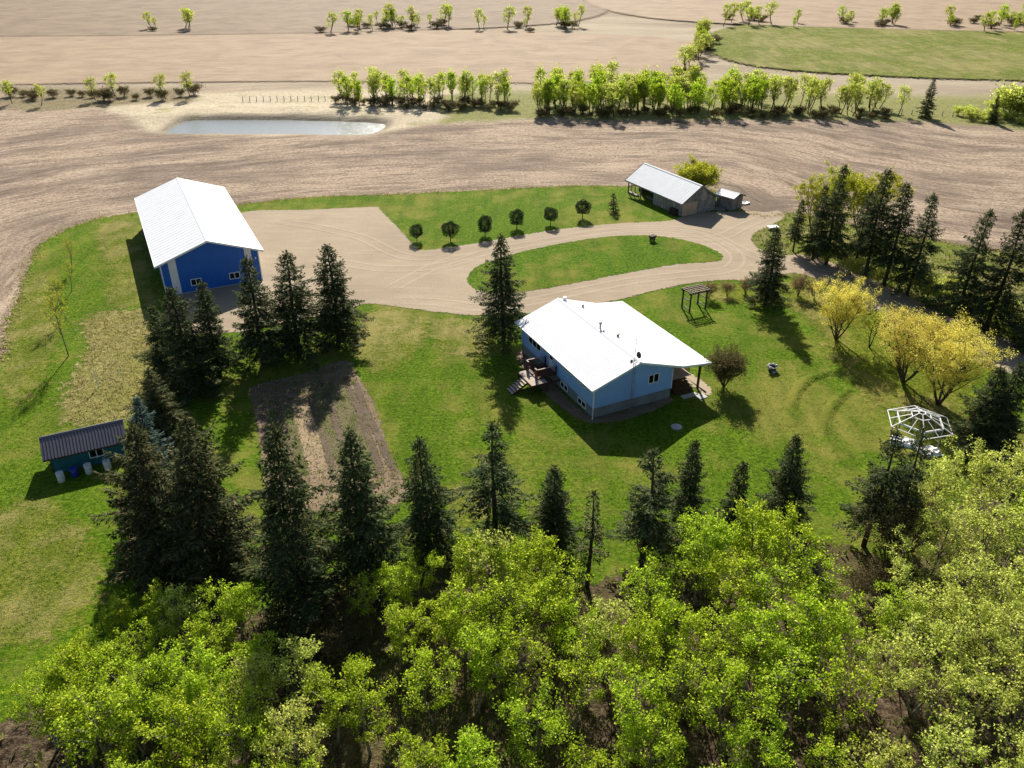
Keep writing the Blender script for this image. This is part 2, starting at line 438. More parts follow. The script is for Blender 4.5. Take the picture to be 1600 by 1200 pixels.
GROVE = [(40.99, 119.22), (43.53, 119.97), (48.77, 115.61), (54.50, 111.25), (60.24, 107.16), (68.19, 102.95)] + [(100, 96), (100, 70)] + [(54.05, 76.78), (50.85, 80.73), (48.14, 86.92), (46.59, 90.77), (43.03, 96.97), (41.08, 100.89), (38.36, 102.95), (35.31, 102.72), (33.54, 105.08), (33.29, 108.54), (34.55, 111.38), (37.71, 114.64)]
DRYSTRIP = [(22.75, 92.11), (26.72, 93.09), (29.76, 92.70), (35.21, 93.89), (37.80, 90.96), (39.25, 86.39), (40.37, 79.79), (42.67, 73.95), (44.73, 68.72), (40.75, 62.94), (36.22, 61.87), (34.20, 64.04), (33.37, 69.98), (33.11, 76.78), (33.72, 82.99), (31.94, 86.74), (28.50, 87.81), (24.08, 88.17)]
FLOOR = [(-21.23, 39.60), (-18.51, 39.03), (-16.06, 39.32), (-13.78, 40.48), (-11.25, 40.78), (-7.12, 42.63), (-4.52, 43.59), (-0.45, 43.59), (2.68, 42.95), (5.24, 41.38), (8.50, 42.95), (11.80, 43.92), (16.58, 44.92), (21.04, 45.96), (24.53, 45.26), (26.64, 43.59), (30.23, 45.61), (34.65, 50.03), (39.74, 54.17), (43.87, 55.96)] + [(90, 60), (90, -28), (-60, -28), (-34, 22), (-27, 33)]
POND = [(-71.83, 172.28), (-71.99, 177.14), (-71.75, 182.25), (-70.02, 184.12), (-60.31, 184.43), (-49.06, 184.30), (-38.06, 183.18), (-31.04, 181.94), (-27.23, 180.42), (-26.66, 177.14), (-27.21, 174.25), (-29.29, 170.35), (-37.50, 170.24), (-45.89, 170.90), (-60.40, 171.17), (-70.37, 171.17)]
BANK = [(-99.68, 196.41), (-94.03, 194.32), (-87.85, 188.28), (-80.75, 180.11), (-73.21, 170.35), (-59.63, 168.72), (-45.25, 168.18), (-28.92, 167.92), (-24.58, 170.35), (-16.29, 177.73), (-5.53, 181.33), (4.20, 184.12), (9.85, 185.06), (11.37, 217.23), (-38.97, 217.23), (-79.52, 212.27)]
BELT = [(-14.93, 177.73), (-5.53, 181.33), (6.98, 183.49), (20.72, 181.33), (41.32, 180.72), (62.54, 182.56), (82.40, 180.11), (94.45, 176.56), (105.79, 172.56), (123.76, 167.65), (155.90, 217.23), (109.82, 209.07), (78.98, 210.66), (31.92, 213.08), (6.50, 217.23), (-17.26, 209.07)]
HEADLAND = [(33.95, 132.86), (38.48, 132.86), (43.42, 128.03), (44.92, 120.72), (40.89, 119.22), (37.85, 118.63), (35.82, 120.12), (34.88, 122.25), (35.04, 126.71)]
BRUSH = [(-116.80, 192.95), (-106.69, 190.25), (-101.06, 193.63), (-93.16, 195.71), (-85.37, 198.55), (-75.87, 201.45), (-81.77, 218.93), (-131.76, 220.65)]

def poly_dist(px, py, poly):
    """signed distance to a polygon, negative inside (numpy arrays)"""
    P = np.asarray(poly, dtype=np.float64)
    d2 = np.full(px.shape, 1e18)
    inside = np.zeros(px.shape, dtype=bool)
    n = len(P)
    for i in range(n):
        ax, ay = P[i]
        bx, by = P[(i + 1) % n]
        ex, ey = bx - ax, by - ay
        t = np.clip(((px - ax) * ex + (py - ay) * ey) / (ex * ex + ey * ey + 1e-12), 0, 1)
        d2 = np.minimum(d2, (px - ax - t * ex) ** 2 + (py - ay - t * ey) ** 2)
        c = (ay > py) != (by > py)
        xi = ax + (py - ay) * ex / (ey if abs(ey) > 1e-12 else 1e-12)
        inside ^= c & (px < xi)
    return np.where(inside, -1, 1) * np.sqrt(d2)

def smooth(a, b, x):
    t = np.clip((x - a) / (b - a), 0, 1)
    return t * t * (3 - 2 * t)

def vnoise(x, y, s, seed=0):
    """cheap smooth value noise, 0..1"""
    r = np.random.RandomState(seed)
    tab = r.rand(64, 64)
    u, v = x / s, y / s
    i, j = np.floor(u).astype(int), np.floor(v).astype(int)
    fu, fv = u - i, v - j
    fu, fv = fu * fu * (3 - 2 * fu), fv * fv * (3 - 2 * fv)
    a, b = tab[i % 64, j % 64], tab[(i + 1) % 64, j % 64]
    c, e = tab[i % 64, (j + 1) % 64], tab[(i + 1) % 64, (j + 1) % 64]
    return (a * (1 - fu) + b * fu) * (1 - fv) + (c * (1 - fu) + e * fu) * fv

# ---------------------------------------------------------------- the ground sheet: tilled field, pond hollow, land to the horizon
def make_ground():
    xs = np.concatenate([np.linspace(-3200, -320, 12), np.arange(-300, -150, 10), np.arange(-150, 150, 1.25), np.arange(150, 301, 10), np.linspace(320, 3200, 12)])
    ys = np.concatenate([np.linspace(-900, -60, 6), np.arange(-40, 60, 5), np.arange(60, 232, 1.25), np.arange(232, 520, 8), np.linspace(540, 4200, 14)])
    X, Y = np.meshgrid(xs, ys)
    yard = poly_dist(X, Y, YARD)
    pond = poly_dist(X, Y, POND)
    bank = poly_dist(X, Y, BANK)
    belt = poly_dist(X, Y, BELT)
    brush = poly_dist(X, Y, BRUSH)
    Z = np.where(yard < 0.3, -0.06, 0.0) + np.where(yard > 0.3, 0.10 * vnoise(X, Y, 2.6, 3) * smooth(0.3, 3, yard), 0)
    Z += 0.5 * vnoise(X, Y, 45, 5) * smooth(8, 60, yard)
    wall = smooth(-2.2, 0.8, pond)
    far_side = smooth(176, 188, Y)
    berm = (0.55 * far_side + 0.15) * smooth(0.3, 1.8, pond) * (1 - smooth(5, 14, pond)) * (0.6 + 0.8 * vnoise(X, Y, 4, 8))
    Z = np.where(pond < 14, (Z * smooth(2, 12, pond) + berm) * wall - 1.2 * (1 - wall), Z)
    pale = 1 - smooth(-2.5, 2.0, bank + 2.5 * (vnoise(X, Y, 6, 2) - 0.5))
    green = (1 - smooth(-2.0, 2.0, belt + 3 * (vnoise(X, Y, 5, 4) - 0.5)))
    br = 1 - smooth(-3, 2, brush + 4 * (vnoise(X, Y, 6, 6) - 0.5))
    head = 1 - smooth(-3.5, 2.5, poly_dist(X, Y, HEADLAND) + 3 * (vnoise(X, Y, 4, 9) - 0.5))
    rim = (1 - smooth(0.2, 2.2, np.abs(pond - 0.2)))
    far = smooth(205, 222, Y + 0.05 * X)
    nx, ny = len(xs), len(ys)
    verts = np.stack([X.ravel(), Y.ravel(), Z.ravel()], 1)
    idx = np.arange(nx * ny).reshape(ny, nx)
    quads = np.stack([idx[:-1, :-1], idx[:-1, 1:], idx[1:, 1:], idx[1:, :-1]], -1).reshape(-1, 4)
    me = bpy.data.meshes.new('ground')
    me.vertices.add(len(verts))
    me.vertices.foreach_set('co', verts.astype(np.float32).ravel())
    me.loops.add(quads.size)
    me.loops.foreach_set('vertex_index', quads.astype(np.int32).ravel())
    me.polygons.add(len(quads))
    me.polygons.foreach_set('loop_start', np.arange(0, quads.size, 4, dtype=np.int32))
    me.polygons.foreach_set('loop_total', np.full(len(quads), 4, dtype=np.int32))
    me.polygons.foreach_set('use_smooth', np.ones(len(quads), dtype=bool))
    for nm, arr in (('vd', yard), ('pale', pale), ('green', green), ('brushy', br), ('rim', rim), ('far', far), ('headland', head)):
        a = me.attributes.new(nm, 'FLOAT', 'POINT')
        a.data.foreach_set('value', arr.astype(np.float32).ravel())
    me.update(calc_edges=True)
    m, nt, out = new_mat('tilled_stubble_field')
    pos = N(nt, 'ShaderNodeNewGeometry').outputs['Position']
    def attr(nm):
        return N(nt, 'ShaderNodeAttribute', attribute_name=nm).outputs['Fac']
    sep = N(nt, 'ShaderNodeSeparateXYZ')
    nt.links.new(pos, sep.inputs[0])
    vd = attr('vd')
    warp = math_node(nt, 'MULTIPLY', noise(nt, pos, 0.02, 2), 14.0)
    vdw = math_node(nt, 'ADD', vd, warp)
    def vec(sx, sv):
        c = N(nt, 'ShaderNodeCombineXYZ')
        nt.links.new(math_node(nt, 'MULTIPLY', sep.outputs[0], sx), c.inputs[0])
        nt.links.new(math_node(nt, 'MULTIPLY', sep.outputs[1], sx), c.inputs[1])
        nt.links.new(math_node(nt, 'MULTIPLY', vdw, sv), c.inputs[2])
        return c.outputs[0]
    streak = noise(nt, vec(0.045, 0.15), 1.0, 6, 0.62, 0.0)
    furrow = noise(nt, vec(0.16, 1.3), 1.0, 5, 0.7)
    patch = noise(nt, pos, 0.024, 4, 0.6)
    clod = noise(nt, pos, 1.9, 6, 0.75)
    fine = noise(nt, pos, 7.0, 3, 0.7)
    c = ramp(nt, clod, [(0.33, (0.140, 0.096, 0.068)), (0.45, (0.300, 0.220, 0.156)), (0.56, (0.410, 0.315, 0.226)), (0.70, (0.520, 0.420, 0.310))]).outputs[0]
    dk = ramp(nt, math_node(nt, 'ADD', math_node(nt, 'MULTIPLY', streak, 0.72), math_node(nt, 'MULTIPLY', patch, 0.36)), [(0.495, 0.0), (0.56, 0.50), (0.65, 1.0)]).outputs[0]
    c = mix(nt, math_node(nt, 'MULTIPLY', dk, 0.72), c, (0.125, 0.090, 0.070))
    fs = noise(nt, vec(0.08, 0.45), 1.0, 5, 0.66)
    c = mix(nt, math_node(nt, 'MULTIPLY', ramp(nt, fs, [(0.54, 0.0), (0.63, 1.0)]).outputs[0], 0.55), c, (0.100, 0.072, 0.056))
    c = mix(nt, math_node(nt, 'MULTIPLY', ramp(nt, fs, [(0.34, 1.0), (0.43, 0.0)]).outputs[0], 0.45), c, (0.480, 0.385, 0.280))
    fk = ramp(nt, furrow, [(0.52, 0.0), (0.64, 1.0)]).outputs[0]
    c = mix(nt, math_node(nt, 'MULTIPLY', fk, 0.50), c, (0.105, 0.075, 0.058))
    lk = ramp(nt, furrow, [(0.30, 1.0), (0.46, 0.0)]).outputs[0]
    c = mix(nt, math_node(nt, 'MULTIPLY', lk, 0.45), c, (0.430, 0.345, 0.255))
    c = mix(nt, math_node(nt, 'MULTIPLY', ramp(nt, fine, [(0.3, 1.0), (0.45, 0.0)]).outputs[0], 0.35), c, (0.085, 0.060, 0.048))
    c = mix(nt, math_node(nt, 'MULTIPLY', attr('headland'), 0.72), c, (0.105, 0.080, 0.060))
    palec = ramp(nt, clod, [(0.34, (0.30, 0.235, 0.15)), (0.52, (0.50, 0.42, 0.295)), (0.70, (0.62, 0.535, 0.40))]).outputs[0]
    palec = mix(nt, ramp(nt, noise(nt, pos, 0.11, 4, 0.65), [(0.55, 0.0), (0.70, 0.7)]).outputs[0], palec, (0.20, 0.21, 0.055))
    c = mix(nt, attr('pale'), c, palec)
    grc = ramp(nt, clod, [(0.3, (0.095, 0.105, 0.03)), (0.55, (0.22, 0.215, 0.07)), (0.75, (0.40, 0.35, 0.19))]).outputs[0]
    c = mix(nt, attr('green'), c, grc)
    brc = ramp(nt, clod, [(0.3, (0.06, 0.05, 0.03)), (0.5, (0.20, 0.16, 0.085)), (0.75, (0.38, 0.32, 0.20))]).outputs[0]
    c = mix(nt, attr('brushy'), c, brc)
    farc = ramp(nt, noise(nt, mapping(nt, pos, (0.012, 0.05, 1)), 1.0, 5, 0.6, 0.3), [(0.32, (0.21, 0.165, 0.115)), (0.5, (0.35, 0.29, 0.205)), (0.68, (0.42, 0.36, 0.26))]).outputs[0]
    c = mix(nt, math_node(nt, 'MULTIPLY', attr('far'), 0.8), c, farc)
    c = mix(nt, math_node(nt, 'MULTIPLY', attr('rim'), ramp(nt, clod, [(0.4, 0.2), (0.6, 0.9)]).outputs[0]), c, (0.085, 0.07, 0.055))
    h = math_node(nt, 'ADD', math_node(nt, 'MULTIPLY', clod, 0.6), math_node(nt, 'MULTIPLY', furrow, -0.7))
    h = math_node(nt, 'ADD', h, math_node(nt, 'MULTIPLY', fine, 0.25))
    b = bsdf(nt, c, 0.95, 0.08, h, 0.9, 0.32)
    nt.links.new(b.outputs[0], out.inputs[0])
    me.materials.append(m)
    return link('ground', me, None, 'structure')

make_ground()

# ---------------------------------------------------------------- sheets laid on the ground
def spline(poly, step=0.6, closed=True):
    P = [Vector((p[0], p[1])) for p in poly]
    n = len(P)
    out = []
    rng = range(n) if closed else range(n - 1)
    for i in rng:
        if closed:
            p0, p1, p2, p3 = P[i - 1], P[i], P[(i + 1) % n], P[(i + 2) % n]
        else:
            p0, p1, p2, p3 = P[max(i - 1, 0)], P[i], P[i + 1], P[min(i + 2, n - 1)]
        L = (p2 - p1).length
        k = max(1, min(60, int(L / step)))
        # centripetal Catmull-Rom keeps uneven spacing from overshooting
        t0 = 0.0
        t1 = t0 + max((p1 - p0).length, 1e-3) ** 0.5
        t2 = t1 + max(L, 1e-3) ** 0.5
        t3 = t2 + max((p3 - p2).length, 1e-3) ** 0.5
        for j in range(k):
            t = t1 + (t2 - t1) * j / k
            A1 = p0 * ((t1 - t) / (t1 - t0)) + p1 * ((t - t0) / (t1 - t0))
            A2 = p1 * ((t2 - t) / (t2 - t1)) + p2 * ((t - t1) / (t2 - t1))
            A3 = p2 * ((t3 - t) / (t3 - t2)) + p3 * ((t - t2) / (t3 - t2))
            B1 = A1 * ((t2 - t) / (t2 - t0)) + A2 * ((t - t0) / (t2 - t0))
            B2 = A2 * ((t3 - t) / (t3 - t1)) + A3 * ((t - t1) / (t3 - t1))
            out.append(B1 * ((t2 - t) / (t2 - t1)) + B2 * ((t - t1) / (t2 - t1)))
    if not closed:
        out.append(P[-1])
    return out

def soft_sheet(name, poly, z, mat, w, step, kind='structure'):
    """sheet on a grid; the border strip is 2*w wide and runs 0..1 in 'edge'"""
    pts = [(p.x, p.y) for p in spline(poly, 2.0)]
    A = np.array(pts)
    lo, hi = A.min(0) - w - step, A.max(0) + w + step
    xs, ys = np.arange(lo[0], hi[0] + step, step), np.arange(lo[1], hi[1] + step, step)
    X, Y = np.meshgrid(xs, ys)
    D = poly_dist(X, Y, pts)
    idx = np.arange(X.size).reshape(X.shape)
    q = np.stack([idx[:-1, :-1], idx[:-1, 1:], idx[1:, 1:], idx[1:, :-1]], -1).reshape(-1, 4)
    keep = D.ravel()[q].min(1) < w
    q = q[keep]
    used, inv = np.unique(q, return_inverse=True)
    inv = inv.reshape(q.shape)
    v = np.stack([X.ravel()[used], Y.ravel()[used], np.full(len(used), z)], 1)
    e = np.clip((w - D.ravel()[used]) / (2 * w), -0.6, 1.0)
    me = bpy.data.meshes.new(name)
    me.from_pydata(v.tolist(), [], inv.tolist())
    a = me.attributes.new('edge', 'FLOAT', 'POINT')
    a.data.foreach_set('value', e.astype(np.float32))
    me.materials.append(M[mat])
    me.update()
    return link(name, me, None, kind)

def sheet(name, poly, z, mat, w=0.5, kind='structure'):
    if w > 0.95:
        return soft_sheet(name, poly, z, mat, w, 0.6 if w < 3 else 2.5, kind)
    pts = spline(poly)
    n = len(pts)
    area = sum(pts[i].x * pts[(i + 1) % n].y - pts[(i + 1) % n].x * pts[i].y for i in range(n))
    if area < 0:
        pts.reverse()
    vs, es, fs = [], [], []
    for sgn, e in ((1, 0.0), (-1, 1.0)):
        for i in range(n):
            t = pts[(i + 1) % n] - pts[i - 1]
            nn = Vector((t.y, -t.x)).normalized()
            q = pts[i] + nn * w * sgn
            vs.append((q.x, q.y, z))
            es.append(e)
    for i in range(n):
        j = (i + 1) % n
        fs.append((i, j, n + j, n + i))
    fs.append(tuple(range(n, 2 * n)))
    me = bpy.data.meshes.new(name)
    me.from_pydata(vs, [], fs)
    a = me.attributes.new('edge', 'FLOAT', 'POINT')
    a.data.foreach_set('value', es)
    me.materials.append(M[mat])
    me.update()
    return link(name, me, None, kind)

def strip(name, line, off, width, z, mat, kind='structure'):
    pts = spline(line, 1.0, False)
    vs, es, fs = [], [], []
    prof = ((-0.5, 0.0), (-0.2, 0.9), (0.2, 0.9), (0.5, 0.0))
    for i, p in enumerate(pts):
        t = pts[min(i + 1, len(pts) - 1)] - pts[max(i - 1, 0)]
        nn = Vector((t.y, -t.x)).normalized()
        fade = min(1.0, i / 5.0, (len(pts) - 1 - i) / 5.0)
        for a, e in prof:
            q = p + nn * (off + a * width)
            vs.append((q.x, q.y, z))
            es.append(e * fade)
    for i in range(len(pts) - 1):
        for k in range(3):
            fs.append((4 * i + k, 4 * i + k + 1, 4 * i + 5 + k, 4 * i + 4 + k))
    me = bpy.data.meshes.new(name)
    me.from_pydata(vs, [], fs)
    a = me.attributes.new('edge', 'FLOAT', 'POINT')
    a.data.foreach_set('value', es)
    me.materials.append(M[mat])
    me.update()
    return link(name, me, None, kind)

sheet('lawn', YARD, 0.0, 'lawn', 0.9)
for poly_, z_ in (([(-59.84, 115.19), (-55.43, 116.32), (-48.74, 102.49), (-41.90, 86.74), (-45.40, 86.04), (-51.77, 98.04)], 0.006), ([(-16.45, 85.00), (-11.72, 85.18), (-9.47, 80.57), (-10.50, 73.95), (-13.31, 70.62), (-15.62, 73.95)], 0.007), ([(-9.18, 82.99), (-3.58, 82.66), (-2.18, 77.52), (-4.27, 73.95), (-7.38, 76.06)], 0.008),
                  ([(-39.18, 49.25), (-37.03, 50.82), (-32.61, 47.75), (-28.34, 42.31), (-27.97, 37.65), (-30.45, 36.06), (-36.02, 38.75)], 0.009), ([(-58.90, 90.02), (-58.76, 95.93), (-51.30, 82.99), (-45.97, 68.72), (-45.99, 64.04), (-52.19, 73.95)], 0.006), ([(-5.59, 52.04), (-3.10, 53.30), (-1.24, 50.03), (-2.85, 47.02), (-4.82, 48.12)], 0.007)):
    sheet('worn_lawn', poly_, z_, 'worn', 1.9)
sheet('forest_floor', FLOOR, 0.015, 'litter', 1.6)
sheet('grove_grass', GROVE, 0.015, 'rough', 0.8)
sheet('dry_grass_verge', DRYSTRIP, 0.02, 'verge', 2.0)
sheet('rough_dry_grass', ROUGH_PATCH, 0.015, 'dry', 2.0)
sheet('gravel_yard', GRAVEL, 0.03, 'gravel', 0.35)
sheet('island_lawn', ISLAND, 0.05, 'island', 0.30)
sheet('vegetable_garden', GARDEN, 0.02, 'garden', 0.45)
GL, GR = ((-24.58, 67.27), (-18.37, 49.87)), ((-16.20, 72.32), (-8.38, 51.47))
rows = ['soil', 'weeds', 'soil', 'weeds', 'straw', 'straw', 'soil', 'weeds', 'soil', 'weeds', 'weeds', 'soil', 'soil']
rg = random.Random(4)
for k, mt in enumerate(rows):
    f = (k + 0.6) / len(rows)
    line = []
    for q in range(6):
        g = q / 5 * 0.98 + 0.01
        a_ = [GL[0][m] * (1 - g) + GL[1][m] * g for m in (0, 1)]
        b_ = [GR[0][m] * (1 - g) + GR[1][m] * g for m in (0, 1)]
        line.append((a_[0] * (1 - f) + b_[0] * f + rg.uniform(-.12, .12), a_[1] * (1 - f) + b_[1] * f))
    strip({'soil': 'tilled_row', 'weeds': 'weed_row', 'straw': 'straw_row'}[mt], line, 0.0, 0.95 if mt == 'soil' else 1.25, 0.034 + 0.002 * k, mt)
LOOP = [(-15.35, 90.39), (-9.14, 99.78), (-3.43, 103.89), (4.43, 108.03), (11.82, 111.38), (19.28, 112.72), (25.46, 111.38), (28.86, 107.03), (29.84, 102.26), (27.85, 98.04), (22.62, 96.34), (15.90, 94.49), (9.30, 91.53), (3.02, 88.35), (-2.96, 86.21), (-9.00, 87.81), (-15.05, 88.17)]
DRIVE = [(7.19, 109.81), (18.48, 113.53), (27.28, 111.38), (31.65, 103.42), (35.67, 99.56), (40.11, 95.51), (44.57, 86.74), (48.29, 76.06), (53.10, 66.09)]
SPUR = [(14.32, 109.30), (23.19, 108.79), (28.65, 109.30), (33.99, 114.64), (39.62, 119.82)]
PADT = [(-29.49, 98.04), (-23.35, 100.22), (-16.38, 98.04), (-9.09, 99.12), (-1.74, 105.80)]
PADT2 = [(-35.89, 116.61), (-29.80, 114.64), (-21.57, 109.81), (-13.54, 102.03), (-6.79, 102.49)]
for line, zz in ((LOOP, 0.041), (DRIVE, 0.044), (SPUR, 0.047), (PADT, 0.0425), (PADT2, 0.0455)):
    for off in (-0.85, 0.85):
        strip('tyre_track', line, off, 0.62, zz, 'track')
# far fields beyond the tree belt
sheet('far_field', [(-330, 232), (-60, 226), (40, 232), (60, 300), (-20, 330), (-330, 322)], 0.55, 'straw', 3.0)
sheet('far_pasture', [(70, 250), (330, 240), (360, 330), (90, 345)], 0.58, 'rough', 3.0)
sheet('far_field', [(-420, 345), (20, 352), (30, 470), (-480, 470)], 0.61, 'garden', 4.0)
sheet('far_field', [(60, 365), (480, 350), (560, 520), (60, 520)], 0.62, 'straw', 4.0)

def water_mat():
    m, nt, out = new_mat('pond_water')
    pos = N(nt, 'ShaderNodeNewGeometry').outputs['Position']
    w = noise(nt, mapping(nt, pos, (0.9, 1.5, 1)), 1.6, 4, 0.65)
    b = bsdf(nt, (0.17, 0.19, 0.19), 0.16, 0.5, w, 0.36, 0.20)
    nt.links.new(b.outputs[0], out.inputs[0])
    return m
M['water'] = water_mat()
pond_pts = spline(POND, 1.5)
c = sum(pond_pts, Vector((0, 0))) / len(pond_pts)
wm = MB()
wm.v = [(c.x + (p.x - c.x) * 1.03, c.y + (p.y - c.y) * 1.10, -0.32) for p in pond_pts]
wm.f = [tuple(range(len(pond_pts)))]
wm.build('pond_water', 'water', None, False, 'structure')

# low grassed ridges on the lawn, like worn terraces
def ridge(name, line, width, hgt, mat):
    pts = spline(line, 0.5, False)
    mb = MB()
    prof = [(-0.5, 0), (-0.3, 0.45), (-0.1, 0.95), (0.08, 1.0), (0.28, 0.5), (0.5, 0)]
    for i, p in enumerate(pts):
        t = pts[min(i + 1, len(pts) - 1)] - pts[max(i - 1, 0)]
        nn = Vector((t.y, -t.x)).normalized()
        f = math.sin(math.pi * i / (len(pts) - 1)) ** 0.6
        for a, e in prof:
            q = p + nn * a * width
            mb.v.append((q.x, q.y, -0.01 + hgt * e * f))
    k = len(prof)
    for i in range(len(pts) - 1):
        for j in range(k - 1):
            mb.f.append((k * i + j, k * i + j + 1, k * i + k + 1 + j, k * i + k + j))
    me = mb.mesh(name, mat, True)
    a = me.attributes.new('edge', 'FLOAT', 'POINT')
    a.data.foreach_set('value', [0.15 if (i % k) in (0, k - 1) else 1.0 for i in range(len(mb.v))])
    return link(name, me, None, 'structure')

ridge('grass_ridge', [(32.11, 71.26), (29.47, 69.98), (27.28, 67.51), (25.59, 64.04), (24.82, 61.03)], 1.6, 0.18, 'island')
ridge('grass_ridge', [(32.54, 67.99), (30.89, 66.09), (29.24, 64.04), (28.06, 61.87), (27.60, 59.80)], 1.5, 0.18, 'island')


# ---------------------------------------------------------------- plants
def unit(v):
    return v / (np.linalg.norm(v, axis=-1, keepdims=True) + 1e-9)

def cards(base, direc, side, length, width):
    """rhombic leaf or twig blades: arrays -> (4n,3) vertices"""
    base, direc, side = (np.asarray(a) for a in (base, direc, side))
    length, width = np.asarray(length)[:, None], np.asarray(width)[:, None]
    mid = base + direc * length * 0.45
    return np.stack([base, mid + side * width * 0.5, base + direc * length, mid - side * width * 0.5], 1).reshape(-1, 3)

def spruce_meshes(seed, h=11.0, R0=2.4, bare=0.07, full=1.0, mat='spruce', thin=0.0, upturn=0.25):
    rng = np.random.RandomState(seed)
    tr = MB()
    ph = rng.rand(2) * 6.28
    def axis(z):
        return np.array([0.10 * math.sin(z * 0.5 + ph[0]), 0.10 * math.sin(z * 0.43 + ph[1]), z])
    zs = np.linspace(-0.1, h * 0.97, 9)
    r0 = 0.016 * h + 0.03
    tr.path([axis(z) for z in zs], [r0 * (1 - z / h) ** 0.8 + 0.012 for z in np.clip(zs, 0, h * 0.96)], 7)
    B, D, S, L, W = [], [], [], [], []
    z = h * bare
    az = rng.rand() * 6.28
    lob = rng.rand(3) * 6.28
    while z < h * 0.985:
        t = (z - h * bare) / (h * (1 - bare))
        Lmax = R0 * ((1 - t) ** 0.88) * (0.80 + 0.20 * min(1, t / 0.10)) + 0.10
        nb = int(round((7.2 - 2.8 * t) * full))
        az = rng.rand() * 6.28
        for k in range(nb):
            if rng.rand() < thin:
                continue
            az += 6.28 / nb * rng.uniform(0.7, 1.3)
            l = Lmax * rng.uniform(0.48, 1.2) * (1 + 0.10 * math.sin(3 * az + lob[0]) + 0.08 * math.sin(z * 1.7 + lob[1]))
            if rng.rand() < 0.10:
                l *= 1.22
            el = math.radians(-20 + 55 * t ** 1.4 + rng.uniform(-9, 9))
            hd = np.array([math.cos(az), math.sin(az), 0])
            sd = np.array([-math.sin(az), math.cos(az), 0])
            p0 = axis(z + rng.uniform(-0.09, 0.09))
            n = max(3, int(l / 0.135) + 1)
            s = (np.arange(n) + rng.rand(n) * 0.7) / n
            s = 0.10 + 0.90 * s
            zc = l * (math.tan(el) * s - 0.22 * s ** 2 + upturn * s ** 3)
            pts = p0 + hd * (l * s)[:, None] + np.array([0, 0, 1]) * zc[:, None]
            if l > 1.0:
                q = pts[[0, n // 2, n - 1]]
                tr.path([p0, *q], [0.028, 0.024, 0.016, 0.006], 3)
            for sgn in (-1, 1):
                a = np.radians(rng.uniform(32, 62, n)) * sgn
                d = hd * np.cos(a)[:, None] + sd * np.sin(a)[:, None]
                d[:, 2] += rng.uniform(-0.32, 0.06, n)
                d = unit(d)
                tl = np.clip(0.20 + 0.40 * l * (1 - s) ** 0.8, 0.2, 0.85) * rng.uniform(0.7, 1.3, n)
                sv = unit(np.cross(d, unit(rng.normal(size=(n, 3)) * 0.38 + np.array([0, 0, 1]))))
                B.append(pts); D.append(d); S.append(sv); L.append(tl); W.append(rng.uniform(0.12, 0.19, n))
                # hanging twiglets under the spray
                hb = pts + d * (tl * rng.uniform(0.3, 0.9, n))[:, None]
                dd = unit(d * 0.75 + rng.normal(size=(n, 3)) * 0.25 + np.array([0, 0, -0.55]))
                sv2 = unit(np.cross(dd, rng.normal(size=(n, 3))))
                B.append(hb); D.append(dd); S.append(sv2); L.append(rng.uniform(0.16, 0.34, n)); W.append(rng.uniform(0.09, 0.14, n))
            # the tip spray
            d = unit(hd + np.array([0, 0, math.tan(el) - 0.44 + 3 * upturn])) [None, :]
            B.append(pts[-1:]); D.append(d); S.append(unit(np.cross(d, [[0.1, 0.1, 1.0]]))); L.append([0.38]); W.append([0.15])
        z += (0.47 - 0.21 * t) * rng.uniform(0.8, 1.2)
    # leader
    nt_ = 26
    zz = rng.uniform(h * 0.93, h * 0.99, nt_)
    aa = rng.rand(nt_) * 6.28
    d = unit(np.stack([np.cos(aa) * 0.6, np.sin(aa) * 0.6, np.full(nt_, 0.8)], 1))
    B.append(np.array([axis(q) for q in zz])); D.append(d); S.append(unit(np.cross(d, rng.normal(size=(nt_, 3))))); L.append(np.full(nt_, 0.30)); W.append(np.full(nt_, 0.11))
    B.append([axis(h * 0.95)]); D.append([[0, 0, 1.0]]); S.append([[1.0, 0, 0]]); L.append([h * 0.05]); W.append([0.12])
    B, D, S, L, W = (np.concatenate(q) for q in (B, D, S, L, W))
    # every spray splits into finer sprigs
    n = len(L)
    out = [cards(B, D, S, L, W * 0.62)]
    for sg in (-1, 1):
        f = rng.uniform(0.15, 0.55, n)
        d2 = unit(D + S * sg * rng.uniform(0.35, 0.8, n)[:, None] + rng.normal(size=(n, 3)) * 0.12)
        s2 = unit(np.cross(d2, np.cross(S, D)))
        out.append(cards(B + D * (L * f)[:, None], d2, s2, L * (1 - f) * rng.uniform(0.55, 0.95, n), W * 0.5))
    v = np.concatenate(out)
    return tr.mesh('trunk', 'bark_dark', True), np_mesh('crown', v, len(v) // 4, 4, mat), h

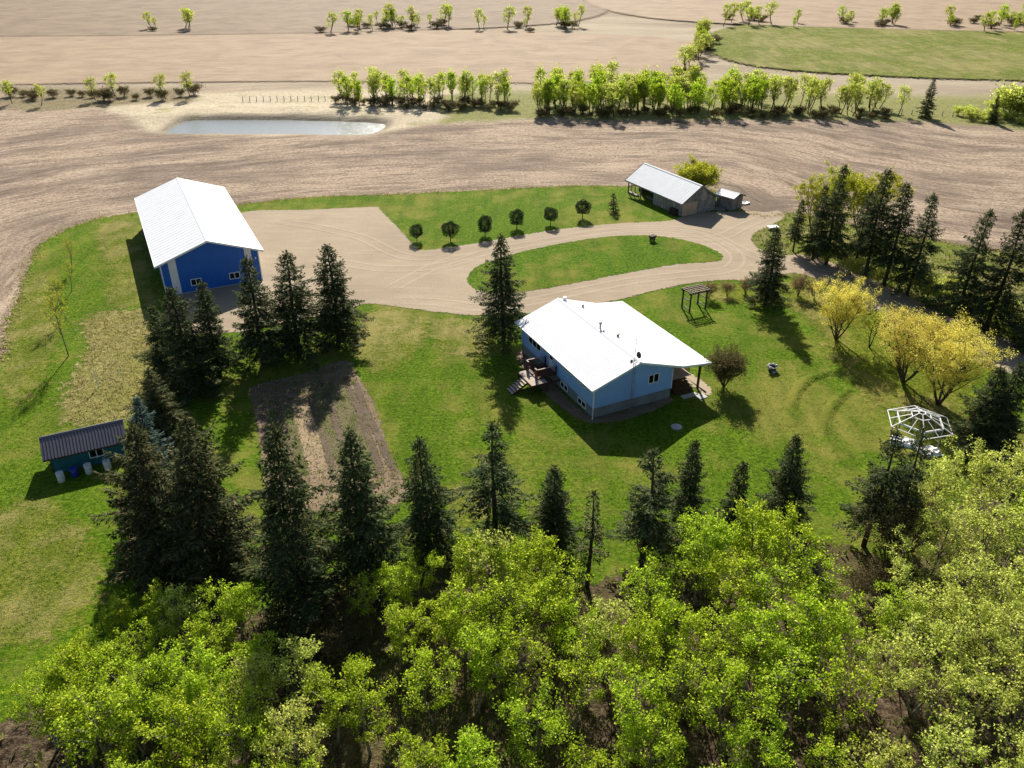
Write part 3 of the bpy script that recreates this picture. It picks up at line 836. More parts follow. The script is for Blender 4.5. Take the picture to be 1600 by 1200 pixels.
def broadleaf_meshes(seed, h=8.0, cr=1.9, cb=0.25, limbs=13, sub=6, leaves=30, leaf=0.125, clump=0.30, mat='aspen', bark='bark_pale',
                     stems=1, spread=0.25, trunk_r=0.09, top=0.85, narrow=0.62, open_=0.0, fill=0):
    """trunk(s) with limbs and twigs; leaf clumps sit on the twig ends"""
    rng = np.random.RandomState(seed)
    tr = MB()
    centers = []
    tips = []
    for sidx in range(stems):
        az0 = 6.28 * sidx / max(1, stems) + rng.rand() * 1.2
        lean = 0 if stems == 1 else spread * rng.uniform(0.6, 1.2)
        hh = h * (rng.uniform(0.9, 1.0) if stems == 1 else rng.uniform(0.72, 0.95))
        n = 7
        pts = []
        w = rng.normal(size=2) * 0.05 * h
        for i in range(n):
            f = i / (n - 1)
            off = lean * h * f ** 0.8
            pts.append(np.array([math.cos(az0) * off + w[0] * math.sin(f * 3), math.sin(az0) * off + w[1] * math.sin(f * 2.4), -0.1 + hh * top * f]))
        r0 = trunk_r * (1 if stems == 1 else rng.uniform(0.5, 0.85))
        tr.path(pts, [r0 * (1 - 0.85 * i / (n - 1)) + 0.008 for i in range(n)], 6)
        def trunk_at(z):
            f = np.clip((z + 0.1) / (hh * top), 0, 1) * (n - 1)
            i = int(min(f, n - 2))
            return pts[i] * (1 - (f - i)) + pts[i + 1] * (f - i)
        nl = max(3, limbs // stems) if stems > 1 else limbs
        az = rng.rand() * 6.28
        for k in range(nl):
            f = cb + (0.97 - cb) * (k + rng.rand()) / nl
            az += 2.4 + rng.uniform(-0.6, 0.6)
            t = (f - cb) / (1 - cb)
            env = cr * (math.sin(math.pi * min(1, 0.18 + 0.82 * t)) ** narrow) * rng.uniform(0.72, 1.12)
            p0 = trunk_at(f * hh * top * 0.92)
            rise = env * rng.uniform(0.55, 1.1) + 0.12 * h * (1 - t)
            end = p0 + np.array([math.cos(az) * env, math.sin(az) * env, rise])
            end[2] = min(end[2], h * rng.uniform(0.93, 1.02))
            mid = p0 * 0.5 + end * 0.5 + np.array([0, 0, -0.08 * env]) + rng.normal(size=3) * 0.08
            br = r0 * (0.55 - 0.3 * t)
            tr.path([p0, mid, end], [br, br * 0.6, 0.012], 4)
            for j in range(sub):
                s = rng.uniform(0.30, 1.0)
                q0 = (p0 * (1 - s) + end * s)
                dirv = unit(rng.normal(size=3) + unit(end - p0) * 0.8 + np.array([0, 0, 0.35]))
                q1 = q0 + dirv * rng.uniform(0.35, 0.95) * (0.5 + 0.28 * cr)
                tr.path([q0, q1], [0.014, 0.005], 3)
                centers.append(q1)
                if rng.rand() < 0.75:
                    centers.append(q0 * 0.4 + q1 * 0.6 + rng.normal(size=3) * 0.12)
            centers.append(end)
        centers.append(pts[-1] + np.array([0, 0, h * (1 - top) * 0.5]))
    C = np.array(centers)
    if fill:
        a = rng.randint(0, len(C), fill)
        b = rng.randint(0, len(C), fill)
        f = rng.uniform(0.55, 0.95, fill)[:, None]
        C = np.concatenate([C, C[a] * f + C[b] * (1 - f)])
    if open_ > 0:
        C = C[rng.rand(len(C)) > open_]
    n = len(C)
    cs = clump * rng.uniform(0.65, 1.35, n)
    idx = np.repeat(np.arange(n), np.maximum(4, (leaves * rng.uniform(0.5, 1.4, n)).astype(int)))
    m = len(idx)
    off = unit(rng.normal(size=(m, 3))) * (rng.rand(m) ** 0.5)[:, None] * np.array([1.15, 1.15, 0.8])
    pos = C[idx] + off * cs[idx][:, None]
    pos[:, 2] = np.maximum(pos[:, 2], 0.12)
    d = unit(off * 0.6 + rng.normal(size=(m, 3)) * 0.8 + np.array([0, 0, 0.1]))
    nrm = unit(rng.normal(size=(m, 3)) * 0.7 + np.array([0, 0.35, 0.9]))
    sv = unit(np.cross(d, nrm))
    L = leaf * rng.uniform(0.7, 1.35, m)
    v = cards(pos, d, sv, L, L * rng.uniform(0.65, 0.95, m))
    return tr.mesh('trunk', bark, True), np_mesh('crown', v, len(v) // 4, 4, mat), h

def plant(name, label, cat, meshes, x, y, h=None, rz=None, group=None, wide=1.0, z=0.0, parts=('trunk', 'crown'), tilt=(0, 0)):
    """one tree: an Empty at its foot with trunk and crown; mesh data shared between alike trees"""
    tm, cm, h0 = meshes
    rz = RNG.uniform(0, 6.28) if rz is None else rz
    s = (h / h0) if h else 1.0
    o = thing(name, label, cat, (x, y, z), rz, group)
    o.rotation_euler = (tilt[0], tilt[1], rz)
    o.scale = (s * wide, s * wide, s)
    link(parts[0], tm, o)
    link(parts[1], cm, o)
    return o

RNG = random.Random(11)
SP = [spruce_meshes(1, R0=3.13, bare=0.12), spruce_meshes(2, R0=3.39, upturn=0.32, thin=0.06), spruce_meshes(3, R0=2.96, bare=0.13), spruce_meshes(4, R0=3.22, thin=0.18, bare=0.11),
      spruce_meshes(5, R0=2.96, bare=0.17, thin=0.10), spruce_meshes(6, R0=3.31, mat='spruce_brown', upturn=0.3)]
SP_BLUE = spruce_meshes(7, R0=2.96, mat='spruce_blue')
SP_THIN = spruce_meshes(8, h=8.0, R0=1.09, bare=0.33, full=0.75, thin=0.4, mat='spruce_brown')
SP_SLIM = spruce_meshes(9, R0=2.35, bare=0.12, upturn=0.3)
SP_HIGH = spruce_meshes(10, R0=2.87, bare=0.28, thin=0.12)
SP_OPEN = spruce_meshes(13, R0=2.9, bare=0.22, thin=0.38)
SP_SMALL = spruce_meshes(12, h=5.0, R0=1.22, bare=0.05)

# each spruce: (x, y, height) from foot and top, mesh, width, label
row_w = 'spruces between the workshop and the garden'
row_f = 'spruces along the edge of the wood'
row_g = 'spruces beside the driveway'
SPRUCES = [
    ((-33.54, 69.72, 7.91), SP[0], 1.15, 'shorter dark spruce crowded against the tall spruce beside the rough dry grass', row_w),
    ((-30.33, 67.27, 10.79), SP[1], 1.12, 'tall full spruce at the shed end of the row in front of the blue workshop', row_w),
    ((-28.83, 70.36, 9.96), SP_SLIM, 1.1, 'slim spruce with clear lower trunk in front of the workshop windows', row_w),
    ((-25.03, 72.59, 11.61), SP[4], 1.1, 'dark spruce with long bare foot covering the right workshop window', row_w),
    ((-21.96, 74.92, 11.28), SP[3], 1.2, 'open branched dark spruce beside the black bin near the garden', row_w),
    ((-18.32, 77.37, 11.08), SP[0], 1.2, 'dense wide spruce at the gravel end of the row by the garden', row_w),
    ((-29.84, 58.81, 7.35), SP[5], 1.25, 'broad brownish rounded spruce behind the teal shed', 'spruces around the teal shed'),
    ((-27.71, 51.63, 8.80), SP_BLUE, 1.0, 'blue green spruce just behind the teal shed roof', 'spruces around the teal shed'),
    ((-20.39, 42.75, 12.92), SP[5], 1.1, 'huge full spruce with lit brown tips on the garden side of the teal shed', 'spruces around the teal shed'),
    ((-23.95, 43.27, 11.93), SP[5], 1.12, 'huge wide spruce overlapping the end of the teal shed', 'spruces around the teal shed'),
    ((-13.62, 38.86, 14.62), SP[0], 0.90, 'very tall dark spruce at the lower corner of the vegetable garden', row_f),
    ((-9.86, 41.81, 12.31), SP[2], 1.00, 'tall black green spruce standing before the weedy garden rows', row_f),
    ((-6.02, 44.79, 9.84), SP[3], 1.0, 'ragged spruce between the garden edge and the open lawn', row_f),
    ((-1.27, 45.61, 10.51), SP_OPEN, 1.15, 'open branched spruce before the lawn facing the side deck', row_f),
    ((2.82, 44.52, 7.76), SP[2], 1.1, 'short dense spruce next to the thin sickly spruce', row_f),
    ((5.18, 41.38, 8.04), SP_THIN, 1.0, 'thin sickly spruce with bare crooked lower trunk on the lawn edge', row_f),
    ((9.14, 43.07, 10.21), SP_OPEN, 1.15, 'grey green spruce with dead lower twigs beside the slim dark spruce', row_f),
    ((12.53, 46.17, 8.60), SP_SLIM, 0.95, 'slim dark column-like spruce facing the house porch', row_f),
    ((16.65, 48.12, 5.32), SP_SMALL, 0.95, 'small young spruce poking out above the aspens', row_f),
    ((20.18, 48.12, 7.81), SP[1], 0.95, 'dark spruce standing before the grass ridges', row_f),
    ((25.58, 45.40, 10.24), SP_OPEN, 1.0, 'crooked open spruce partly hiding the white gazebo frame', row_f),
    ((27.43, 45.61, 10.31), SP_OPEN, 0.75, 'thinner spruce in front of the white gazebo and tarp', row_f),
    ((38.90, 56.70, 8.52), SP[1], 1.15, 'low wide spruce to the side of the gazebo by the driveway', row_f),
    ((40.28, 56.70, 8.98), SP[0], 1.05, 'dark spruce standing just behind the low wide spruce by the gazebo', row_f),
    ((37.78, 104.12, 7.13), SP_HIGH, 0.95, 'small dark spruce at the yard end of the driveway grove', row_g),
    ((39.38, 101.12, 10.04), SP[4], 0.80, 'spruce between the small grove-end spruce and the tallest spruce', row_g),
    ((40.56, 99.56, 12.95), SP[4], 0.88, 'tallest pointed spruce in front of the pale green trees', row_g),
    ((43.41, 97.18, 10.43), SP_HIGH, 0.85, 'thin spruce with bare trunk squeezed inside the driveway grove', row_g),
    ((43.94, 95.10, 13.56), SP_HIGH, 0.9, 'tall spruce with reddish open crown in the driveway grove', row_g),
    ((45.25, 92.11, 12.86), SP_HIGH, 0.95, 'spruce with high bare trunk next to the reddish open spruce', row_g),
    ((47.27, 89.83, 12.37), SP[4], 0.9, 'full spruce at the field end of the close driveway grove', row_g),
    ((50.55, 84.16, 12.39), SP[3], 0.9, 'free standing spruce with drooping boughs beyond the driveway', row_g),
    ((51.85, 80.26, 13.61), SP[4], 0.98, 'last tall spruce beyond the driveway past the drooping spruce', row_g),
    ((54.25, 76.06, 11.64), SP[1], 0.95, 'spruce beside the driveway beyond the last tall one', row_g),
    ((29.46, 87.10, 9.46), SP[0], 1.1, 'lone narrow spruce at the bend of the driveway near the arbor', None),
    ((-1.02, 78.12, 11.68), SP[2], 1.05, 'lone spruce shading the lawn at the corner of the house', None),
]
for (x, y, h), ms, wd, lab, grp in SPRUCES:
    plant('spruce_tree', lab, 'spruce', ms, x, y, h, None, grp, wd)
plant('spruce_tree', 'lone dark spruce on the far tree belt beyond the tilled field', 'spruce', SP[0], (89.78, 183.18)[0], (89.78, 183.18)[1], 8.5, None, None, 0.95)
plant('spruce_tree', 'small far spruce beside the pale bushes past the tilled field', 'spruce', SP_SLIM, (101.82, 178.32)[0], (101.82, 178.32)[1], 5.8, None, None, 1.2)

# ---- deciduous trees
AS = [broadleaf_meshes(21, cr=1.75, trunk_r=0.11), broadleaf_meshes(22, cr=2.0, limbs=12, open_=0.12, trunk_r=0.11), broadleaf_meshes(23, cr=1.5, h=8.5, limbs=14, narrow=0.8), broadleaf_meshes(24, cr=1.8, open_=0.28, trunk_r=0.11),
      broadleaf_meshes(25, cr=2.1, limbs=14, cb=0.2, open_=0.1, stems=2, spread=0.12), broadleaf_meshes(26, cr=1.6, limbs=11, leaves=20, open_=0.2, trunk_r=0.10)]
PA = [broadleaf_meshes(31, cr=1.9, leaves=26, mat='pale_leaf', open_=0.2), broadleaf_meshes(32, cr=2.2, limbs=14, leaves=26, mat='pale_leaf', open_=0.1, stems=3, spread=0.15, trunk_r=0.11)]
BR = broadleaf_meshes(33, h=4.0, cr=1.5, stems=6, limbs=30, leaves=9, leaf=0.10, mat='twig_leaf', bark='bark', spread=0.25, trunk_r=0.06, sub=6)

PALE_LABEL = 'pale yellow green young tree in the thicket near the gazebo'
WOOD = [  # (x, y, height, kind)
    *[(*t, 'a') for t in ((-24.28, 30.40, 7.00), (-23.81, 32.36, 6.50), (-23.09, 34.66, 6.00), (-21.24, 36.29, 6.20), (-19.86, 35.17, 6.50), (-17.35, 35.17, 6.50), (-17.06, 36.61, 6.00), (-13.93, 32.08, 6.50), (-11.89, 30.84, 7.00), (-9.63, 29.13, 7.00),
      (-7.72, 28.43, 7.00), (-19.71, 29.72, 7.50), (-16.97, 30.37, 7.50), (-20.28, 26.88, 8.00), (-17.00, 26.32, 8.00), (-13.83, 26.88, 8.00), (-10.84, 25.96, 8.00), (-24.73, 29.99, 6.50), (-23.28, 29.93, 6.80), (-24.92, 28.74, 6.50), (-22.30, 31.30, 6.50), (-20.80, 32.98, 6.20), (-17.70, 32.93, 6.50), (-19.98, 28.51, 7.00), (-22.46, 27.64, 7.00), (-17.38, 28.74, 7.20), (-13.86, 29.67, 7.00), (-15.77, 29.25, 7.00))],
    *[(*t, 'a') for t in ((-8.90, 37.05, 6.00), (-7.69, 37.73, 6.00), (-6.19, 38.42, 6.30), (-6.85, 33.90, 6.50), (-4.00, 34.65, 7.00), (-2.41, 38.68, 7.50), (-1.47, 38.67, 8.00), (0.46, 37.73, 8.00), (1.85, 38.32, 8.00), (3.17, 36.94, 7.50),
      (-2.89, 34.87, 8.00), (-0.36, 34.66, 8.20), (1.79, 34.36, 8.00), (-4.33, 30.37, 7.50), (-2.01, 31.00, 8.00), (0.67, 31.00, 8.00), (3.98, 33.40, 7.00), (5.46, 33.28, 7.50), (3.44, 29.90, 8.00))],
    *[(*t, 'a') for t in ((7.84, 36.39, 7.50), (9.14, 37.51, 7.50), (6.89, 32.38, 8.00), (9.24, 33.60, 8.00), (12.15, 39.40, 8.00), (13.20, 40.02, 8.50), (15.42, 41.44, 8.50), (16.89, 40.53, 8.50), (17.82, 38.79, 8.50), (18.46, 36.93, 8.00),
      (12.82, 35.92, 8.50), (15.02, 35.92, 8.50), (10.95, 32.35, 8.50), (13.22, 31.88, 8.50), (16.11, 33.32, 8.50), (17.99, 32.62, 8.00), (19.53, 35.17, 7.00), (9.03, 29.43, 8.50), (6.31, 28.40, 8.50), (11.73, 28.60, 8.50), (14.77, 29.22, 8.50), (17.19, 28.81, 8.50))],
    *[(*t, 'p') for t in ((28.49, 45.22, 6.50), (30.28, 46.84, 7.50), (32.54, 47.84, 8.00), (34.31, 47.20, 8.00), (36.62, 48.49, 8.00), (28.77, 41.95, 7.50), (30.75, 41.30, 8.00), (32.81, 41.97, 8.00), (25.65, 39.87, 6.50), (27.54, 36.49, 8.00),
      (29.51, 36.26, 8.20), (22.89, 35.17, 6.50), (24.20, 35.22, 7.20), (25.25, 34.12, 7.50), (26.18, 32.38, 8.00), (27.30, 31.91, 8.00), (22.78, 31.00, 8.00), (20.48, 30.81, 7.50), (23.57, 28.67, 8.20), (30.34, 34.87, 8.00), (34.37, 41.97, 8.00), (27.16, 29.27, 8.00))],
]
def wood_label(x, y, h):
    size = 'tall' if h > 7.6 else 'low'
    if x < -10:
        return size + ' bright green aspen in the clump below the huge spruces by the teal shed'
    if x < 4:
        return size + ' bright green aspen in the clump between the garden spruces and the thin sickly spruce'
    return size + ' bright green aspen in the clump below the slim dark spruce'
for i, (x, y, h, k) in enumerate(WOOD):
    h *= 0.95
    if k == 'a':
        plant('aspen_tree', wood_label(x, y, h), 'aspen', AS[RNG.randrange(len(AS))] if RNG.random() > 0.10 else PA[0], x, y, h, None, 'aspens of the near thicket', RNG.uniform(0.92, 1.12))
    else:
        plant('young_tree', PALE_LABEL, 'tree', PA[i % 2] if RNG.random() > 0.15 else AS[1], x, y, h, None, 'pale trees of the near thicket', RNG.uniform(0.95, 1.15))
# the wood goes on towards the camera, below the strip of lawn
rw = random.Random(5)
placed = [(w[0], w[1]) for w in WOOD]
tries = 0
extra = 0
while tries < 900 and extra < 46:
    tries += 1
    y = rw.uniform(17, 33)
    x = rw.uniform(-24, 30)
    if x < -13 and y > 26:
        continue
    if min(math.hypot(x - a, y - b) for a, b in placed) < 2.3:
        continue
    placed.append((x, y))
    extra += 1
    if x > 16 and rw.random() < 0.7:
        plant('young_tree', PALE_LABEL, 'tree', PA[rw.randrange(2)], x, y, rw.uniform(6.5, 8.0), None, 'pale trees of the near thicket')
    else:
        plant('aspen_tree', wood_label(x, y, 7), 'aspen', AS[rw.randrange(6)], x, y, rw.uniform(6.2, 7.5), None, 'aspens of the near thicket')
# grey leafless brush under the wood
for (x, y, h) in ((-16.86, 33.36, 3.00), (-10.75, 35.04, 2.50), (9.31, 44.27, 3.20), (10.92, 43.16, 3.00), (27.54, 44.95, 6.00), (26.35, 43.10, 5.00), (3.97, 37.03, 2.60), (2.71, 35.84, 3.00), (24.43, 40.32, 3.00), (23.00, 40.15, 2.60), (-4.11, 33.84, 3.00), (-6.20, 35.84, 3.00), (-12.03, 37.50, 2.40), (-9.49, 36.69, 2.40)):
    plant('leafless_bush', 'grey brown almost leafless bush at the edge of the near thicket', 'bush', BR, x, y, h, None, 'leafless bushes in the thicket')

# ---- yellow willows by the driveway
WI = [broadleaf_meshes(41, h=7.4, cr=2.2, cb=0.16, stems=5, limbs=60, sub=6, leaves=42, leaf=0.085, clump=0.42, mat='willow', bark='bark', spread=0.24, trunk_r=0.15, top=0.9),
      broadleaf_meshes(42, h=8.4, cr=2.5, cb=0.15, stems=6, limbs=72, sub=6, leaves=42, leaf=0.085, clump=0.44, mat='willow', bark='bark', spread=0.27, trunk_r=0.17, top=0.9),
      broadleaf_meshes(43, h=5.5, cr=1.3, cb=0.3, stems=2, limbs=16, sub=5, leaves=20, leaf=0.10, mat='yellow_green', bark='bark', spread=0.12, trunk_r=0.08)]
wg = 'yellow willows beside the driveway'
plant('willow_tree', 'round yellow willow standing apart nearest the bend of the driveway', 'willow', WI[0], *(34.64, 78.12), 7.3, 0.4, wg, 0.92)
plant('willow_tree', 'thin greenish young willow between the yellow willows', 'willow', WI[2], *(37.54, 76.35), 5.6, 1.0, wg)
plant('willow_tree', 'big yellow willow forking low on the gazebo side of the young one', 'willow', WI[1], *(38.06, 68.97), 8.3, 2.0, wg, 0.92)
plant('willow_tree', 'widest yellow willow next to the gazebo with twin dark stems', 'willow', WI[1], *(39.67, 64.94), 8.6, 4.1, wg, 1.02)

# ---- pale green trees behind the grove and the shrub behind the old barn
PO = broadleaf_meshes(51, h=10, cr=2.6, cb=0.22, stems=3, limbs=34, sub=6, leaves=34, leaf=0.14, clump=0.36, mat='yellow_green', bark='bark', spread=0.15, trunk_r=0.15)
YB = broadleaf_meshes(52, h=4.6, cr=1.7, cb=0.10, stems=7, limbs=56, sub=6, leaves=40, leaf=0.12, clump=0.33, mat='yellow_green', bark='bark', spread=0.26, trunk_r=0.09)
pg = 'pale green trees behind the driveway grove'
plant('poplar_tree', 'pale green poplar at the back of the driveway grove nearest the old barn', 'tree', PO, *(42.72, 111.92), 9.0, 0.5, pg, 0.95)
plant('poplar_tree', 'largest pale green poplar behind the tallest spruce', 'tree', PO, *(45.74, 110.86), 12.0, 2.0, pg, 0.9)
plant('poplar_tree', 'pale green poplar behind the grove on the field side', 'tree', PO, *(48.41, 108.28), 12.2, 3.9, pg, 0.9)
plant('round_shrub', 'round yellow green shrub right behind the old barn', 'shrub', YB, *(29.97, 128.70), 6.0, 0.0, None, 1.1)

# ---- clipped lollipop trees along the drive
def ball_meshes(seed, h=2.9, r=0.72, zc=1.85, rz=0.98, n=5200, leaf=0.085):
    """clipped round crown on a short stem"""
    rng = np.random.RandomState(seed)
    tr = MB()
    tr.path([(0, 0, -0.1), (0.02, 0.01, 0.6), (0, 0.02, zc)], [0.06, 0.05, 0.03], 7)
    for k in range(8):
        a = k * 0.8
        tr.path([(0, 0, 0.75 + 0.06 * k), (0.5 * r * math.cos(a), 0.5 * r * math.sin(a), 1.3 + 0.1 * k)], [0.025, 0.008], 4)
    u = unit(rng.normal(size=(n, 3)))
    lump = 1 + 0.13 * np.sin(u[:, 0] * 5 + seed) + 0.10 * np.sin(u[:, 1] * 7 + 2 * seed) + 0.08 * np.sin(u[:, 2] * 6 + seed)
    rad = (0.45 + 0.55 * rng.rand(n) ** 0.4) * lump
    pos = u * rad[:, None] * np.array([r, r, rz]) + np.array([0, 0, zc])
    d = unit(u + rng.normal(size=(n, 3)) * 0.7)
    sv = unit(np.cross(d, rng.normal(size=(n, 3))))
    L = leaf * rng.uniform(0.7, 1.4, n)
    v = cards(pos, d, sv, L, L * 0.8)
    return tr.mesh('trunk', 'bark', True), np_mesh('crown', v, n, 4, 'dark_leaf'), h
LO = [ball_meshes(61, rz=1.08, r=0.88, zc=1.72), ball_meshes(62, rz=1.15, r=0.80, zc=1.70), ball_meshes(63, rz=1.02, r=0.96, zc=1.75)]
lol = 'clipped small trees beside the drive'
ords = ['first', 'second', 'third', 'fourth', 'fifth', 'sixth']
for i, (x, y, h) in enumerate([(*(-13.17, 108.13), 2.45), (*(-8.52, 108.16), 2.95), (*(-3.79, 110.20), 3.0), (*(0.69, 113.26), 2.9), (*(5.60, 114.91), 2.65), (*(10.48, 117.76), 2.9)]):
    plant('clipped_tree', 'dark clipped small tree, %s in the row from the gravel parking pad' % ords[i], 'small tree', LO[(0, 2, 1, 1, 0, 2)[i]], x, y, h, None, lol, 1.15)
plant('pine_sapling', 'young open pine at the barn end of the row of clipped trees', 'small tree', spruce_meshes(65, h=2.7, R0=0.75, bare=0.2, full=0.9), *(15.33, 120.87), 2.6, None, lol, 1.2)

# ---- shrubs
SH = [broadleaf_meshes(71 + i, h=2.2, cr=0.75, cb=0.25, stems=7, limbs=28, sub=6, leaves=8, leaf=0.08, clump=0.20, mat='rust_leaf', bark='bark', spread=0.20, trunk_r=0.035) for i in range(2)]
shg = 'budding brown shrubs in a row by the driveway'
for (x, y), h, lab in (((23.25, 88.90), 2.1, 'budding reddish shrub right beside the timber arbor'), ((25.62, 89.64), 1.8, 'lowest budding brown shrub, second from the timber arbor'), ((27.97, 90.20), 1.9, 'budding brown shrub next to the lone narrow spruce on the arbor side'),
                       ((34.08, 89.64), 2.6, 'budding brown shrub between lone spruce and reddish twig shrub'), ((35.56, 88.54), 2.5, 'reddish twig shrub closest to the first yellow willow')):
    plant('budding_shrub', lab, 'shrub', SH[RNG.randrange(2)], x, y, h, None, shg, 1.0, 0.0, ('stems', 'twigs'))
BIG = broadleaf_meshes(75, h=4.0, cr=1.45, cb=0.12, stems=9, limbs=70, sub=7, leaves=20, leaf=0.085, clump=0.26, mat='twig_leaf', bark='bark', spread=0.28, trunk_r=0.06, fill=120)
plant('round_bush', 'big round brown green bush by the porch corner of the house', 'bush', BIG, *(20.45, 68.23), 4.4, 0.3, None, 0.95, 0.0, ('stems', 'twigs'))

# ---- thin saplings on the left lawn
SA = broadleaf_meshes(81, h=8.0, cr=1.1, cb=0.35, limbs=16, sub=5, leaves=14, leaf=0.085, clump=0.34, mat='yellow_green', bark='bark_pale', trunk_r=0.07, top=0.92)
sg = 'thin saplings on the side lawn'
plant('sapling', 'tall thin sparse sapling on the lawn beside the rough dry grass', 'sapling', SA, *(-45.75, 74.50), 8.6, 0.5, sg, 0.85)
plant('sapling', 'thin sapling just beyond the tall one on the side lawn', 'sapling', SA, *(-49.94, 82.99), 6.0, 4.0, sg, 0.9)
plant('sapling', 'short thin sapling in the middle of the side lawn row', 'sapling', SA, *(-53.07, 90.96), 4.6, 1.6, sg, 0.95)
plant('sapling', 'leafier thin sapling at the field end of the side lawn row', 'sapling', SA, *(-55.86, 96.97), 5.0, 2.6, sg, 1.25)

# ---- the tree belt behind the tilled field
rb = random.Random(21)
FA = [broadleaf_meshes(91 + i, h=9.0, cr=(1.35, 1.4, 1.6)[i], cb=(0.14, 0.2, 0.35)[i], limbs=15, sub=4, leaves=12, leaf=0.24, clump=0.42, trunk_r=0.13, mat=('aspen', 'pale_leaf', 'pale_leaf')[i], bark=('bark', 'bark', 'bark_dark')[i]) for i in range(3)]
FU = [broadleaf_meshes(95 + i, h=2.6, cr=1.4, cb=0.1, stems=6, limbs=24, sub=4, leaves=9, leaf=0.20, clump=0.4, trunk_r=0.05, mat=('twig_leaf', 'pale_leaf')[i], bark='bark', spread=0.3) for i in range(2)]
bg_ = 'trees of the belt behind the tilled field'
for (xa, ya), (xb, yb), n, hh, kinds in (((-40.44, 198.55), (0.00, 197.12), 44, 8.0, (0, 1, 2)), ((5.44, 188.93), (29.91, 187.62), 40, 8.6, (0, 0, 1)), ((29.91, 187.62), (57.14, 188.28), 40, 8.6, (0, 0, 1)),
                                      ((56.60, 188.93), (85.44, 187.62), 28, 8.6, (1, 2, 2)), ((5.99, 198.55), (58.04, 197.12), 34, 9.5, (0, 1))):
    for i in range(n):
        f = (i + rb.random()) / n
        x, y = xa + (xb - xa) * f + rb.uniform(-1, 1), ya + (yb - ya) * f + rb.uniform(-3.5, 7)
        k = kinds[rb.randrange(len(kinds))]
        plant('belt_tree', ('fresh green slender tree in the dense belt behind the tilled field', 'pale green slender tree in the belt behind the tilled field', 'sparse dark stemmed tree in the belt behind the tilled field')[k], 'tree',
              FA[k], x, y, hh * rb.uniform(0.72, 1.12), None, bg_, rb.uniform(0.85, 1.15), 0.2)
for (xa, ya), (xb, yb), n, hh, k in (((-41.40, 195.71), (0.00, 192.95), 26, 1.9, 0), ((5.66, 186.34), (84.40, 185.06), 44, 1.7, 0), ((-122.20, 202.94), (-77.39, 205.96), 16, 2.2, 0), ((97.29, 182.56), (108.58, 177.73), 12, 2.0, 1), ((106.91, 185.06), (116.05, 181.33), 9, 4.6, 1)):
    for i in range(n):
        f = (i + rb.random()) / n
        x, y = xa + (xb - xa) * f, ya + (yb - ya) * f + rb.uniform(-3, 4)
        plant('belt_bush', ('brown leafless brush along the foot of the far tree belt', 'pale green bush on the far field edge by the lone far spruce')[k], 'bush', FU[k], x, y, hh * rb.uniform(0.6, 1.3), None,
              ('brush along the far field edge', 'pale bushes on the far field edge')[k], rb.uniform(0.9, 1.3), 0.15, ('stems', 'twigs'))
for x, y in ((-116.83, 198.55), (-109.38, 197.12), (-99.28, 202.94), (-94.25, 203.69), (-83.03, 204.44), (-77.70, 205.96)):
    plant('belt_tree', 'sparse dark stemmed tree beyond the field past the pond', 'tree', FA[2], x, y, rb.uniform(5, 7), None, 'sparse trees beyond the pond', 1.2, 0.2)
# woods and hedgerows much farther off
for (xa, ya), (xb, yb), n, sp_ in (((-330, 330), (-120, 334), 46, 9), ((-70, 336), (30, 338), 30, 6), ((70, 352), (250, 345), 46, 9), ((300, 338), (420, 330), 20, 7), ((48, 236), (66, 300), 14, 3)):
    cl = [rb.random() for _ in range(7)]
    for i in range(n):
        f = min(1, max(0, rb.choice(cl) + rb.gauss(0, 0.06)))
        k = rb.choice((0, 1, 1, 2))
        plant('hedgerow_tree', ('green', 'pale green', 'dark stemmed')[k] + ' tree in the distant hedgerow between far fields', 'tree', FA[k], xa + (xb - xa) * f, ya + (yb - ya) * f + rb.gauss(0, sp_), rb.uniform(4.5, 10), None, 'distant hedgerow trees', rb.uniform(1.0, 1.6), 0.3)
        if i % 2:
            plant('hedgerow_bush', 'low brown brush at the foot of the distant hedgerow', 'bush', FU[0], xa + (xb - xa) * f + rb.gauss(0, 3), ya + (yb - ya) * f + rb.gauss(0, sp_), rb.uniform(1.5, 3), None, 'distant hedgerow brush', 1.5, 0.3, ('stems', 'twigs'))
for x, y, h in ((*(40.34, 104.36), 1.6), (*(40.71, 99.78), 1.9), (*(42.66, 95.93), 2.0), (*(45.04, 99.12), 2.2), (*(45.25, 93.89), 1.7), (*(47.06, 91.92), 2.4), (*(48.70, 88.54), 2.6), (*(50.01, 87.27), 2.0), (*(52.84, 90.96), 1.8), (*(52.38, 82.99), 2.0), (*(54.89, 82.99), 2.4), (*(53.43, 77.52), 1.6)):
    plant('grove_bush', 'low pale green bush growing under the driveway grove', 'bush', FU[1], x, y, h, None, 'undergrowth bushes of the driveway grove', 1.1, 0.0, ('stems', 'twigs'))

